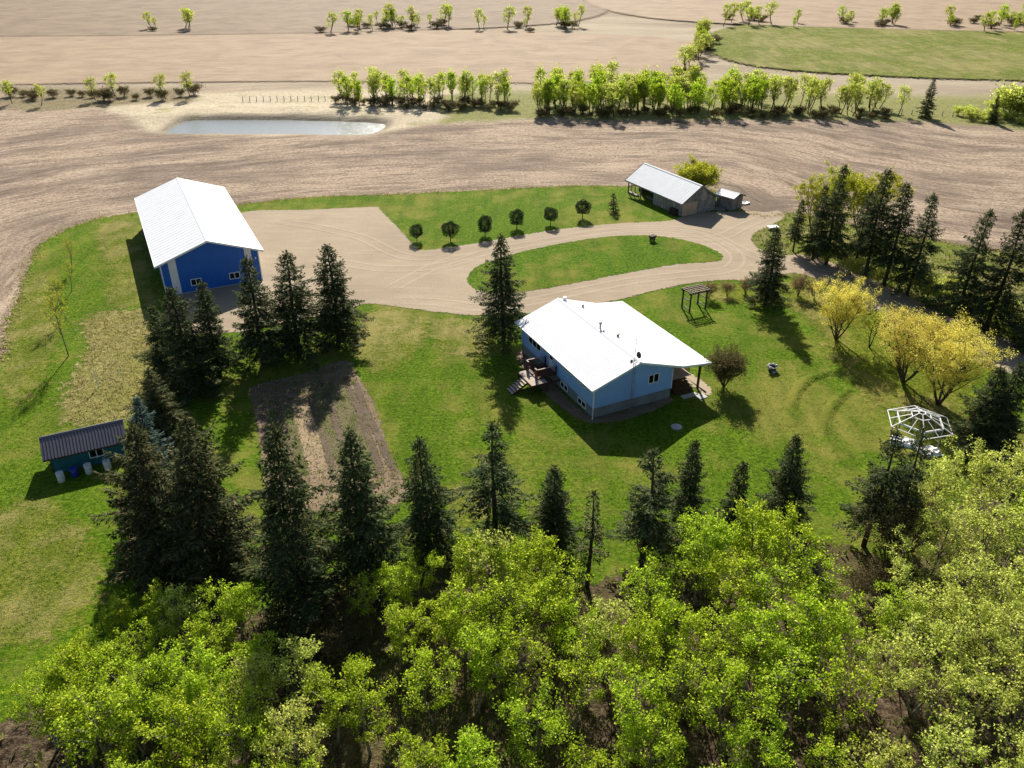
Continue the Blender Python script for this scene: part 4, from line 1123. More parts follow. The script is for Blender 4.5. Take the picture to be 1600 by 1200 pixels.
# ---------------------------------------------------------------- building helpers (local axes: x along the gable, y along the ridge)
def window(parent, x, y, z, w, h, face, panes=2, fr=0.08):
    """window frame mesh with glass children; face: '-y', '+y', '-x', '+x' is the outward side; x,y,z = lower corner on the wall face"""
    ax = 0 if face[1] == 'y' else 1
    sg = -1 if face[0] == '-' else 1
    def bx(mb, a0, a1, z0, z1, d0, d1):
        d0, d1 = sorted((sg * d0, sg * d1))
        if ax == 0:
            mb.box(x + a0, x + a1, y + d0, y + d1, z + z0, z + z1)
        else:
            mb.box(x + d0, x + d1, y + a0, y + a1, z + z0, z + z1)
    f = MB()
    bx(f, 0, w, 0, fr, -0.02, 0.06)
    bx(f, 0, w, h - fr, h, -0.02, 0.06)
    for k in range(panes + 1):
        c = fr / 2 + (w - fr) * k / panes
        bx(f, c - fr / 2, c + fr / 2, fr, h - fr, -0.02, 0.06)
    fo = f.build('window', 'trim_white', parent)
    for k in range(panes):
        a0 = fr / 2 + (w - fr) * k / panes + fr / 2
        a1 = fr / 2 + (w - fr) * (k + 1) / panes - fr / 2
        g = MB()
        bx(g, a0, a1, fr, h - fr, -0.02, 0.015)
        g.build('pane', 'glass', fo)
    return fo

def slope(p0, p1, q0, q1, thick):
    """slab between eave edge p0-p1 and upper edge q0-q1"""
    t = Vector((0, 0, thick))
    ring = [Vector(p) for p in (p0, p1, q1, q0)]
    return MB().hexa([tuple(r - t) for r in ring], [tuple(r) for r in ring])

def ribs(p0, p1, q0, q1, step, w=0.035, h=0.015):
    mb = MB()
    p0, p1, q0, q1 = (Vector(p) for p in (p0, p1, q0, q1))
    n = int((p1 - p0).length / step)
    up = Vector((0, 0, h * 0.5))
    for i in range(1, n):
        f = i / n
        mb.beam(tuple(p0 + (p1 - p0) * f + up), tuple(q0 + (q1 - q0) * f + up), w, h)
    return mb

def gable_wall(x0, x1, xr, z0, ze0, ze1, zr, y0, y1):
    pts = [(x0, z0), (x1, z0), (x1, ze1), (xr, zr), (x0, ze0)]
    return MB().hexa([(a, y1, b) for a, b in pts], [(a, y0, b) for a, b in pts])

def gable_roof(parent, x0, x1, xr, ze0, ze1, zr, y0, y1, mat, trim, step, thick=0.07, ridge_mat=None):
    for nm, (xe, ze) in (('roof_slope', (x0, ze0)), ('roof_slope', (x1, ze1))):
        a, b, c, e = (xe, y0, ze), (xe, y1, ze), (xr, y0, zr), (xr, y1, zr)
        o = slope(a, b, c, e, thick).build(nm, mat, parent)
        ribs(a, b, c, e, step).build('roof_ribs', mat, o, False, 'stuff')
        MB().box(xe - 0.035, xe + 0.035, y0, y1, ze - 0.20, ze + 0.005).build('fascia', trim, o)
        for yy in (y0, y1):
            MB().beam((xe, yy, ze - 0.09), (xr, yy, zr - 0.09), 0.05, 0.21).build('barge_board', trim, o)
    MB().hexa([(xr - 0.16, y0, zr - 0.05), (xr - 0.16, y1, zr - 0.05), (xr + 0.16, y1, zr - 0.05), (xr + 0.16, y0, zr - 0.05)],
              [(xr - 0.05, y0, zr + 0.025), (xr - 0.05, y1, zr + 0.025), (xr + 0.05, y1, zr + 0.025), (xr + 0.05, y0, zr + 0.025)]).build('ridge_cap', ridge_mat or mat, parent)

A26 = R(26)
# ---------------------------------------------------------------- blue workshop
ws = thing('workshop', 'large blue metal workshop with white roof and white corner strips beside gravel pad', 'workshop', (-39.46, 90.20, 0), A26)
X0, X1, XR, LEN = -1.75, 9.45, 3.85, 28.0
gable_wall(X0, X1, XR, -0.05, 3.95, 3.95, 5.95, 0, 0.2).build('front_wall', 'blue_metal', ws)
gable_wall(X0, X1, XR, -0.05, 3.95, 3.95, 5.95, LEN - 0.2, LEN).build('rear_wall', 'blue_metal', ws)
MB().box(X0, X0 + 0.2, 0.2, LEN - 0.2, -0.05, 3.95).build('side_wall', 'blue_metal_side', ws)
MB().box(X1 - 0.2, X1, 0.2, LEN - 0.2, -0.05, 3.95).build('side_wall', 'blue_metal_side', ws)
for a, b in ((-0.88, 0.0), (7.85, 8.62)):
    def ztop(x):
        return 3.95 + 2.0 * (1 - abs(x - XR) / (XR - X0)) - 0.05
    MB().hexa([(a, -0.03, 0.0), (b, -0.03, 0.0), (b, 0.01, 0.0), (a, 0.01, 0.0)], [(a, -0.03, ztop(a)), (b, -0.03, ztop(b)), (b, 0.01, ztop(b)), (a, 0.01, ztop(a))]).build('white_strip', 'strip_white', ws)
for x in (X0, X1):
    MB().box(x - 0.06, x + 0.06, -0.045, 0.10, 0.0, 3.9).build('corner_trim', 'trim_white', ws)
MB().box(X0 - 0.02, X1 + 0.02, -0.05, -0.005, -0.02, 0.10).build('base_trim', 'concrete', ws)
window(ws, 1.18, 0, 0.78, 1.25, 0.85, '-y')
window(ws, 5.66, 0, 0.78, 1.25, 0.85, '-y')
MB().box(8.98, 9.12, -0.16, 0.0, 2.95, 3.15).build('wall_lamp', 'trim_white', ws)
for y in (4.0, 10.5):
    d_ = MB().box(X1 - 0.01, X1 + 0.05, y, y + 4.2, 0.0, 3.5)
    d_.build('overhead_door', 'strip_white', ws)
gable_roof(ws, X0 - 0.62, X1 + 0.62, XR, 3.98, 3.98, 6.18, -0.45, LEN + 0.45, 'roof_white', 'trim_white', 0.9, 0.08)

# ---------------------------------------------------------------- house
hs = thing('house', 'pale blue bungalow with white metal roof, side deck and covered porch on the lawn', 'house', (7.30, 62.51, 0), A26)
HL, HW = 14.4, 8.45
MB().box(0.03, HW - 0.03, 0.03, HL - 0.03, -0.1, 1.03).build('foundation', 'parging', hs)
gable_wall(0, HW, HW / 2 + 0.1, 1.03, 3.15, 3.3, 4.75, 0, 0.16).build('front_wall', 'siding', hs)
gable_wall(0, HW, HW / 2 + 0.1, 1.03, 3.15, 3.3, 4.75, HL - 0.16, HL).build('rear_wall', 'siding', hs)
MB().box(0, 0.16, 0.16, HL - 0.16, 1.03, 3.2).build('side_wall', 'siding', hs)
MB().box(HW - 0.16, HW, 3.6, HL - 0.16, 1.03, 3.4).build('side_wall', 'siding', hs)
MB().box(HW - 0.02, HW + 0.06, 0.0, 9.0, 0.95, 3.35).build('porch_wall', 'brown_siding', hs)
for x in (0.0, HW):
    MB().box(x - 0.05, x + 0.05, -0.05, 0.05, 1.0, 3.12).build('corner_trim', 'trim_white', hs)
MB().path([(-0.06, -0.06, 3.0), (-0.06, -0.06, 0.15), (-0.2, -0.25, 0.05)], [0.05, 0.05, 0.05], 6).build('downpipe', 'trim_white', hs)
window(hs, 5.74, 0, 2.12, 1.2, 0.98, '-y')
window(hs, 0, 10.1, 1.90, 2.65, 1.02, '-x', 3)
window(hs, 0, 1.22, 0.28, 1.5, 0.66, '-x')
window(hs, 0, 4.6, 0.28, 1.4, 0.66, '-x')
window(hs, 0, 4.1, 2.42, 1.5, 0.55, '-x', 1)
window(hs, 0, 1.3, 2.42, 1.5, 0.55, '-x', 1)
dr = MB().box(-0.05, 0.02, 7.45, 8.35, 1.25, 3.12).build('door', 'door', hs)
MB().box(-0.065, -0.045, 7.62, 8.18, 2.25, 2.95).build('door_pane', 'glass', dr)
MB().box(-0.10, -0.045, 7.52, 7.60, 2.05, 2.15).build('handle', 'dark_steel', dr)
# main roof: steep pair, then the flatter porch roof carries on to the far eave
Y0, Y1 = -0.5, HL + 0.5
XRH = 4.4
a, b, c_, e_ = (-0.5, Y0, 3.30), (-0.5, Y1, 3.30), (XRH, Y0, 5.0), (XRH, Y1, 5.0)
o = slope(a, b, c_, e_, 0.08).build('roof_slope', 'roof_white', hs)
ribs(a, b, c_, e_, 0.30).build('roof_ribs', 'roof_white', o, False, 'stuff')
MB().box(-0.56, -0.50, Y0, Y1, 3.16, 3.30).build('gutter', 'trim_white', o)
MB().beam((-0.5, Y0 - 0.03, 3.20), (XRH, Y0 - 0.03, 4.90), 0.05, 0.20).build('barge_board', 'trim_white', o)
a2, b2, c2, e2 = (9.15, Y0, 3.47), (9.15, Y1, 3.47), (XRH, Y0, 5.0), (XRH, Y1, 5.0)
o2 = slope(a2, b2, c2, e2, 0.08).build('roof_slope', 'roof_white', hs)
ribs(a2, b2, c2, e2, 0.30).build('roof_ribs', 'roof_white', o2, False, 'stuff')
MB().beam((9.15, Y0 - 0.03, 3.37), (XRH, Y0 - 0.03, 4.90), 0.05, 0.20).build('barge_board', 'trim_white', o2)
a3, b3 = (12.45, Y0, 3.05), (12.45, Y1, 3.05)
o3 = slope(a3, b3, (9.15, Y0, 3.468), (9.15, Y1, 3.468), 0.08).build('porch_roof', 'roof_white', hs)
ribs(a3, b3, a2, b2, 0.30).build('roof_ribs', 'roof_white', o3, False, 'stuff')
MB().beam((12.45, Y0 - 0.03, 2.95), (9.15, Y0 - 0.03, 3.37), 0.05, 0.20).build('barge_board', 'trim_white', o3)
MB().box(12.40, 12.48, Y0, Y1, 2.88, 3.05).build('fascia', 'trim_white', o3)
MB().hexa([(XRH - 0.2, Y0, 4.94), (XRH - 0.2, Y1, 4.94), (XRH + 0.2, Y1, 4.94), (XRH + 0.2, Y0, 4.94)],
          [(XRH - 0.04, Y0, 5.03), (XRH - 0.04, Y1, 5.03), (XRH + 0.04, Y1, 5.03), (XRH + 0.04, Y0, 5.03)]).build('ridge_cap', 'roof_white', hs)
for x, y, hh, r, mt in ((6.35, 13.0, 0.30, 0.10, 'dark_steel'), (5.75, 5.4, 0.30, 0.11, 'dark_steel'), (4.75, 7.0, 0.75, 0.09, 'steel'), (4.7, 6.3, 0.25, 0.08, 'steel')):
    zz = 5.0 - abs(x - XRH) * (1.53 / 4.75)
    MB().lathe([(r, -0.1), (r, hh * 0.7), (r * 1.6, hh * 0.75), (r * 1.6, hh * 0.92), (r * 0.7, hh)], 10, (x, y, zz)).build('roof_vent', mt, hs)
cv = MB().box(4.9, 5.2, 14.4, 14.7, 4.7, 5.15).build('roof_vent_box', 'trim_white', hs)
# porch under the flat roof
po = MB().box(HW + 0.06, 11.9, 1.5, 11.0, 0.78, 0.92).build('porch_deck', 'deck', hs)
for y in (0.25, 4.8, 9.4, 13.9):
    MB().box(11.75, 11.93, y - 0.09, y + 0.09, 0.0, 3.05).build('porch_post', 'stain', hs)
MB().box(11.74, 11.94, -0.1, 14.2, 2.78, 2.98).build('porch_beam', 'stain', hs)
rl = MB()
rl.beam((11.83, 1.6, 1.75), (11.83, 9.4, 1.75), 0.09, 0.06)
rl.beam((11.83, 1.6, 1.05), (11.83, 9.4, 1.05), 0.06, 0.06)
ro = rl.build('porch_rail', 'stain', hs)
bl = MB()
for i in range(56):
    y = 1.7 + i * 0.138
    bl.box(11.81, 11.85, y - 0.02, y + 0.02, 1.05, 1.74)
bl.build('balusters', 'stain', ro, False, 'stuff')
for i in range(5):
    y1 = 1.5 - i * 0.30
    z1 = 0.78 - i * 0.16
    MB().box(9.1, 11.2, y1 - 0.32, y1 - 0.01, z1 - 0.06, z1).build('porch_step', 'stain', hs)
for x in (9.12, 11.14):
    MB().beam((x, 1.5, 0.55), (x, 0.0, -0.05), 0.05, 0.22).build('stringer', 'stain', hs)
# side deck with landing and stair
dk = MB()
for i in range(16):
    dk.box(-2.15, 0.0, 6.85 + i * 0.141, 6.85 + i * 0.141 + 0.132, 1.12, 1.16)
dko = dk.build('deck', 'stain', hs)
ld = MB()
for i in range(21):
    ld.box(-3.1, -2.16, 6.0 + i * 0.141, 6.0 + i * 0.141 + 0.132, 1.02, 1.06)
for i in range(5):
    ld.box(-2.155, -1.45, 6.0 + i * 0.141, 6.0 + i * 0.141 + 0.132, 1.02, 1.06)
ld.build('landing', 'deck', dko)
MB().box(-3.12, -0.01, 5.98, 6.02, 0.86, 1.02).build('rim_joist', 'stain', dko)
MB().box(-3.14, -3.10, 5.98, 8.98, 0.86, 1.02).build('rim_joist', 'stain', dko)
for x, y in ((-3.05, 6.08), (-3.05, 8.9), (-1.5, 6.08)):
    MB().box(x - 0.06, x + 0.06, y - 0.06, y + 0.06, -0.05, 1.02).build('deck_leg', 'stain', dko)
for y in (6.87, 9.08):
    for x in (-2.12, -0.08):
        MB().box(x - 0.055, x + 0.055, y - 0.055, y + 0.055, 1.02, 2.10).build('rail_post', 'stain', dko)
    MB().box(-2.12, -0.08, y - 0.06, y + 0.06, 2.05, 2.10).build('hand_rail', 'deck', dko)
    MB().box(-2.12, -0.08, y - 0.03, y + 0.03, 1.24, 1.30).build('bottom_rail', 'stain', dko)
    bl = MB()
    for i in range(16):
        x = -2.0 + i * 0.125
        bl.box(x - 0.02, x + 0.02, y - 0.02, y + 0.02, 1.30, 2.05)
    bl.build('balusters', 'stain', dko, False, 'stuff')
for y0_, y1_ in ((6.87, 7.3), (8.65, 9.08)):
    MB().box(-2.18, -2.06, y0_, y1_, 2.05, 2.10).build('hand_rail', 'deck', dko)
    MB().box(-2.16, -2.08, y0_, y1_, 1.2, 2.03).build('rail_panel', 'stain', dko)
for i in range(6):
    x1 = -3.12 - i * 0.27
    z1 = 0.90 - i * 0.155
    MB().box(x1 - 0.27, x1 - 0.02, 6.9, 8.1, z1 - 0.05, z1).build('step', 'deck', dko)
for y in (6.92, 8.08):
    MB().beam((-3.1, y, 0.86), (-4.75, y, -0.05), 0.05, 0.20).build('stringer', 'stain', dko)

def cosA(u, v, o=(7.30, 62.51), a=A26):
    return (o[0] + u * math.cos(a) - v * math.sin(a), o[1] + u * math.sin(a) + v * math.cos(a))

# antenna tower leaning on the gable
tw = thing('antenna_tower', 'thin lattice antenna tower with small grey dish against the house gable', 'antenna', (*cosA(3.62, -0.62), 0), A26)
cor = [(-0.14, -0.08), (0.14, -0.08), (0.0, 0.14)]
for (ax_, ay_) in cor:
    MB().path([(ax_, ay_, -0.05), (ax_ * 0.85, ay_ * 0.85, 5.6)], [0.024, 0.02], 5).build('leg', 'steel', tw)
lt = MB()
for i in range(14):
    z0_ = 0.2 + i * 0.38
    for k in range(3):
        p, q = cor[k], cor[(k + 1) % 3]
        if i % 2:
            p, q = q, p
        lt.beam((p[0] * 0.95, p[1] * 0.95, z0_), (q[0] * 0.95, q[1] * 0.95, z0_ + 0.38), 0.018)
lt.build('lattice', 'steel', tw, False, 'stuff')
MB().path([(0, 0, 5.3), (0.02, 0, 8.0)], [0.025, 0.015], 6).build('mast', 'steel', tw)
ds = MB().lathe([(0.0, 0.0), (0.16, 0.02), (0.26, 0.07), (0.31, 0.14), (0.29, 0.13), (0.15, 0.05), (0.0, 0.03)], 18)
ms = ds.mesh('dish', 'dark_steel', True)
do = link('dish', ms, tw)
do.location = (0.2, -0.12, 5.95)
do.rotation_euler = (R(62), 0, R(25))
ar = MB()
ar.beam((-0.35, 0, 7.1), (0.35, 0, 7.1), 0.02)
ar.beam((-0.25, 0, 7.5), (0.25, 0, 7.5), 0.02)
ar.beam((-0.3, 0.0, 5.35), (0.0, 0.0, 5.5), 0.03)
ar.build('aerial_arms', 'steel', tw)
MB().lathe([(0.10, 0.0), (0.12, 0.12), (0.10, 0.3), (0.04, 0.36)], 10, (-0.32, 0, 5.25)).build('receiver_box', 'steel', tw)

# small things round the house
x, y = (14.63, 61.03)
tag(MB().lathe([(0.50, 0.0), (0.50, 0.10), (0.46, 0.13), (0.14, 0.14), (0.13, 0.17), (0.0, 0.175)], 24, (x, y, 0.0)).build('septic_lid', 'concrete', None, True), 'round pale lid on the shaded lawn below the porch', 'lid')
for i, (px_, lab) in enumerate(((cosA(10.3, -0.55), 'long pale paving slab at the foot of the porch steps'), (cosA(11.2, -1.15), 'square pale paving slab beside the long slab by the porch steps'))):
    s_ = MB()
    w_ = (0.85, 0.3) if i == 0 else (0.5, 0.45)
    s_.hexa([(-w_[0], -w_[1], 0), (w_[0], -w_[1], 0), (w_[0], w_[1], 0), (-w_[0], w_[1], 0)], [(-w_[0] + .02, -w_[1] + .02, 0.06), (w_[0] - .02, -w_[1] + .02, 0.06), (w_[0] - .02, w_[1] - .02, 0.06), (-w_[0] + .02, w_[1] - .02, 0.06)])
    so = tag(s_.build('paving_slab', 'concrete'), lab, 'slab', 'paving slabs by the porch')
    so.location = (*px_, 0.0)
    so.rotation_euler = (0, 0, A26)
sheet('house_bed', [cosA(-0.55, -0.5), cosA(8.5, -0.5), cosA(8.5, 0.4), cosA(0.4, 0.4), cosA(0.4, 14.6), cosA(-0.55, 14.6)], 0.024, 'garden', 0.25)
sheet('porch_path', [cosA(12.0, -1.3), cosA(12.9, -0.6), cosA(13.0, 2.5), cosA(12.6, 4.5), cosA(12.0, 4.5), cosA(11.7, 1)], 0.022, 'track', 0.4)

# ---------------------------------------------------------------- weathered barn with open bay
A29 = R(28.8)
bo = (25.27, 118.49)
bn = thing('barn', 'weathered grey board barn with open bay and white metal roof at the field edge', 'barn', (*bo, 0), A29)
BW, BL, BE, BRZ = 6.4, 13.6, 2.05, 4.35
rbn = random.Random(3)
def boards(parent, fixed, a0, a1, z0, ztop, along, step=0.22, sub='board', mats=('weathered', 'weathered', 'weathered2')):
    n = int((a1 - a0) / step)
    for i in range(n):
        b0 = a0 + (a1 - a0) * i / n + 0.006
        b1 = a0 + (a1 - a0) * (i + 1) / n - 0.006
        t0, t1 = ztop(b0) - 0.02, ztop(b1) - 0.02
        dz = rbn.uniform(0, 0.10)
        pr = rbn.uniform(0, 0.02)
        if along == 'y':
            lo = [(fixed - pr - 0.03, b0, z0 + dz), (fixed - pr - 0.03, b1, z0 + dz), (fixed, b1, z0 + dz), (fixed, b0, z0 + dz)]
            hi = [(fixed - pr - 0.03, b0, t0), (fixed - pr - 0.03, b1, t1), (fixed, b1, t1), (fixed, b0, t0)]
        else:
            lo = [(b0, fixed - pr - 0.03, z0 + dz), (b1, fixed - pr - 0.03, z0 + dz), (b1, fixed, z0 + dz), (b0, fixed, z0 + dz)]
            hi = [(b0, fixed - pr - 0.03, t0), (b1, fixed - pr - 0.03, t1), (b1, fixed, t1), (b0, fixed, t0)]
        MB().hexa(lo, hi).build(sub, mats[rbn.randrange(len(mats))], parent)
def gz(x):
    return BE + (BRZ - BE) * (1 - abs(x - BW / 2) / (BW / 2)) - 0.12
# dark inner framing keeps the wall tight, boards stand on it
sw_ = MB().box(0.0, 0.08, 0.0, 6.8, 0.0, BE - 0.08).build('side_wall', 'dark_wood', bn)
boards(sw_, 0.0, 0.0, 6.8, 0.0, lambda q: BE, 'y', 0.27)
fw_ = gable_wall(0.0, BW, BW / 2, 0.0, BE - 0.1, BE - 0.1, BRZ - 0.12, 0.0, 0.08).build('front_wall', 'dark_wood', bn)
boards(fw_, 0.0, 0.0, BW, 0.0, gz, 'x', 0.27)
MB().box(BW - 0.1, BW, 0.08, BL, 0.0, BE - 0.02).build('rear_side_wall', 'weathered', bn)
gable_wall(2.2, BW, 3.2, 0.0, gz(2.2), BE - 0.1, BRZ - 0.14, BL - 0.1, BL).build('end_wall', 'weathered', bn)
MB().box(0.3, BW - 0.1, 6.75, 6.83, 0.0, BE + 0.4).build('inner_partition', 'dark_wood', bn)
dd_ = MB().box(0.08, 2.88, -0.10, -0.055, 0.02, 1.98).build('plywood_door', 'ply', bn)
dd_['label'] = 'pale raw plywood door'
MB().box(0.08, 2.88, -0.12, -0.10, 1.85, 1.95).build('door_batten', 'ply', dd_)
for x0_ in (2.98, 4.25):
    g_ = MB().box(x0_, x0_ + 1.22, -0.10, -0.055, 0.02, 2.0).build('barn_door', 'weathered', bn)
    MB().beam((x0_ + 0.05, -0.115, 0.15), (x0_ + 1.17, -0.115, 1.85), 0.02, 0.14).build('brace', 'weathered2', g_)
for y in (6.85, 10.2, 13.5):
    MB().path([(0.08, y, -0.05), (0.06, y, BE - 0.05)], [0.10, 0.085], 7).build('bay_post', 'weathered' if y != 13.5 else 'dark_wood', bn)
MB().box(-0.02, 0.16, 6.8, 13.6, BE - 0.22, BE - 0.06).build('bay_beam', 'weathered', bn)
for x in (0.7, 1.4):
    MB().box(x - 0.05, x + 0.05, 13.42, 13.55, 0, gz(x)).build('end_stud', 'weathered2', bn)
MB().box(0.0, 2.2, 13.42, 13.5, 1.0, 1.14).build('end_rail', 'weathered', bn)
MB().beam((0.15, 10.2, 1.2), (0.15, 11.2, BE - 0.1), 0.08).build('knee_brace', 'weathered', bn)
gable_roof(bn, -0.35, BW + 0.35, BW / 2, BE, BE, BRZ, -0.38, BL + 0.35, 'roof_white', 'weathered', 0.6, 0.06, 'roof_white')
# stored timber in the bay, a ladder against the wall
pal = 'loose boards stacked in the open bay of the barn'
def in_barn(u, v):
    return (bo[0] + u * math.cos(A29) - v * math.sin(A29), bo[1] + u * math.sin(A29) + v * math.cos(A29))
st = thing('timber_stack', 'low stack of pale boards lying in the open barn bay', 'timber', (*in_barn(0.4, 12.3), 0), A29)
for i in range(7):
    MB().beam((-0.35 + 0.18 * (i % 4), -1.1 + rbn.uniform(-.2, .2), 0.10 + 0.09 * (i // 4)), (-0.30 + 0.18 * (i % 4), 1.1 + rbn.uniform(-.2, .2), 0.12 + 0.09 * (i // 4)), 0.16, 0.06).build('board', ('weathered2', 'ply')[i % 2], st)
st = thing('timber_stack', 'pile of dark planks under the middle of the open barn bay', 'timber', (*in_barn(1.6, 9.0), 0), A29)
for i in range(6):
    MB().beam((-0.5 + 0.2 * (i % 3), -1.3 + rbn.uniform(-.3, .3), 0.08 + 0.1 * (i // 3)), (-0.45 + 0.2 * (i % 3), 1.3 + rbn.uniform(-.3, .3), 0.10 + 0.1 * (i // 3)), 0.18, 0.08).build('board', 'weathered', st)
ld_ = thing('wooden_crate', 'dark slatted crate leaning on the barn side wall', 'crate', (*in_barn(-0.42, 1.3), 0), A29)
for i in range(5):
    MB().box(-0.30, 0.30, -0.7, 0.7, 0.02 + i * 0.2, 0.14 + i * 0.2).build('slat', 'dark_wood', ld_)
for y in (-0.66, 0.66):
    for x in (-0.27, 0.27):
        MB().box(x - 0.035, x + 0.035, y - 0.03, y + 0.03, 0, 1.0).build('corner_post', 'dark_wood', ld_)

# small outbuilding next to the barn
sx, sy = 33.42, 121.0
sb = thing('small_outbuilding', 'small grey board outbuilding with ragged white roof next to the barn', 'outbuilding', (sx, sy, 0), R(41))
SWX, SWY = 2.5, 2.9
for nm, args in (('front_wall', (0, 'x', 0.0, SWX)), ('side_wall', (0.0, 'y', 0.0, SWY))):
    pass
core = MB().box(0.03, SWX - 0.03, 0.03, SWY - 0.03, 0.0, 1.98).build('front_wall', 'dark_wood', sb)
boards(core, 0.03, 0.0, SWX, 0.0, lambda q: 2.02, 'x', 0.25, 'board', ('weathered',))
boards(core, 0.03, 0.0, SWY, 0.0, lambda q: 2.02, 'y', 0.25, 'board', ('weathered',))
gable_roof(sb, -0.25, SWX + 0.25, SWX / 2, 2.02, 2.02, 2.55, -0.3, SWY + 0.3, 'roof_white', 'weathered', 0.5, 0.05)
x, y = (35.91, 124.44)
sc_ = thing('metal_scrap', 'crumpled white sheet metal scrap beside the small outbuilding', 'scrap', (x, y, 0.05), 0.3)
MB().hexa([(-0.9, -0.5, 0.0), (0.2, -0.6, 0.0), (0.1, 0.6, 0.0), (-0.8, 0.5, 0.0)], [(-0.9, -0.5, 0.30), (0.2, -0.6, 0.12), (0.1, 0.6, 0.42), (-0.8, 0.5, 0.25)]).build('bent_sheet', 'roof_white', sc_)
MB().hexa([(0.1, -0.5, 0.0), (1.1, -0.35, 0.0), (1.0, 0.5, 0.0), (0.15, 0.5, 0.0)], [(0.1, -0.5, 0.10), (1.1, -0.35, 0.25), (1.0, 0.5, 0.12), (0.15, 0.5, 0.2)]).build('flat_sheet', 'steel', sc_)
pl_ = thing('plank_pile', 'low jumble of grey planks between barn and small outbuilding', 'timber', (*in_barn(7.2, -0.3), 0), R(-20))
for i in range(6):
    MB().beam((-1.1, -0.5 + 0.2 * i, 0.06 + 0.05 * (i % 3)), (0.9, -0.7 + 0.27 * i, 0.10 + 0.06 * (i % 2)), 0.15, 0.05).build('plank', ('weathered', 'weathered2')[i % 2], pl_)
x, y = (37.45, 112.99)
ft = thing('flat_trailer', 'low white flat trailer deck half hidden behind the lone narrow spruce', 'trailer', (x, y, 0), 0.25)
ft.scale = (0.62, 0.62, 0.62)
MB().box(-1.3, 1.3, -0.8, 0.8, 0.55, 0.68).build('deck', 'roof_white', ft)
for s_ in (-1, 1):
    wh = MB().lathe([(0.12, -0.1), (0.30, -0.1), (0.32, 0.0), (0.30, 0.1), (0.12, 0.1)], 16).build('wheel', 'black_plastic', ft)
    wh.location = (0.0, s_ * 0.68, 0.32)
    wh.rotation_euler = (R(90), 0, 0)
MB().beam((1.3, 0, 0.58), (2.3, 0, 0.35), 0.08).build('tow_bar', 'dark_steel', ft)
MB().box(2.22, 2.30, -0.05, 0.05, 0.0, 0.36).build('jack_stand', 'dark_steel', ft)
MB().box(-1.1, 1.1, -0.09, 0.09, 0.38, 0.55).build('chassis', 'dark_steel', ft)

# ---------------------------------------------------------------- teal shed with barrels
to = (-37.30, 54.08)
ts = thing('garden_shed', 'small teal shed with charcoal metal roof under the big spruces', 'shed', (*to, 0), A26)
TW, TD = 5.4, 2.8
MB().box(0, TW, 0, 0.1, -0.05, 1.86).build('front_wall', 'teal', ts)
MB().box(0, TW, TD - 0.1, TD, -0.05, 1.86).build('rear_wall', 'teal', ts)
for x in (0, TW - 0.1):
    pts = [(0.1, -0.05), (TD - 0.1, -0.05), (TD - 0.1, 1.86), (TD / 2, 2.62), (0.1, 1.86)]
    MB().hexa([(x, a_, b_) for a_, b_ in pts], [(x + 0.1, a_, b_) for a_, b_ in pts]).build('gable_wall', 'teal', ts)
MB().box(-0.04, 0.04, -0.04, 0.04, 0, 1.8).build('corner_trim', 'dark_wood', ts)
window(ts, 2.8, 0, 0.72, 1.12, 0.86, '-y', 2, 0.06)
for ye, zs_ in ((-0.55, 1.82), (TD + 0.55, 1.82)):
    a, b = (-0.45, ye, zs_), (TW + 0.45, ye, zs_)
    c_, e_ = (-0.45, TD / 2, 2.86), (TW + 0.45, TD / 2, 2.86)
    o = slope(a, b, c_, e_, 0.06).build('roof_slope', 'dark_roof', ts)
    ribs(a, b, c_, e_, 0.235, 0.04, 0.04).build('roof_ribs', 'dark_roof', o, False, 'stuff')
    MB().box(-0.45, TW + 0.45, ye - 0.02, ye + 0.02, zs_ - 0.14, zs_ - 0.005).build('fascia', 'dark_wood', o)
MB().hexa([(-0.45, TD / 2 - 0.2, 2.80), (TW + 0.45, TD / 2 - 0.2, 2.80), (TW + 0.45, TD / 2 + 0.2, 2.80), (-0.45, TD / 2 + 0.2, 2.80)],
          [(-0.45, TD / 2 - 0.04, 2.91), (TW + 0.45, TD / 2 - 0.04, 2.91), (TW + 0.45, TD / 2 + 0.04, 2.91), (-0.45, TD / 2 + 0.04, 2.91)]).build('ridge_cap', 'dark_roof', ts)
def barrel(x, y, mat, lab, r=0.28, h=0.86, open_top=True):
    t = thing('barrel', lab, 'barrel', (x, y, 0), RNG.uniform(0, 6), 'barrels along the teal shed')
    MB().lathe([(r * 0.93, 0.0), (r, 0.03), (r * 1.02, h * 0.3), (r * 1.06, h * 0.33), (r * 1.02, h * 0.36), (r * 1.02, h * 0.63), (r * 1.06, h * 0.66), (r * 1.02, h * 0.69), (r, h), (r * 0.9, h), (r * 0.88, h * 0.55), (0.0, h * 0.55)], 20).build('shell', mat, t, True)
    MB().lathe([(r * 0.99, h - 0.02), (r * 1.05, h - 0.02), (r * 1.05, h + 0.02), (r * 0.9, h + 0.02)], 20).build('rim', mat, t, True)
    MB().lathe([(r * 0.86, h * 0.56), (r * 0.86, h * 0.60), (0.0, h * 0.60)], 16).build('water', 'glass', t)
    return t
barrel(*(-36.27, 53.13), 'barrel_white', 'white plastic barrel standing out from the open end of the teal shed')
barrel(*(-35.51, 53.82), 'barrel_blue', 'blue plastic barrel against the teal shed wall', 0.28, 0.80)
barrel(*(-34.55, 54.26), 'barrel_white', 'white plastic barrel between the blue barrel and the shed window')
barrel(*(-33.24, 54.79), 'barrel_white', 'white plastic barrel below the shed window next to the spruce')

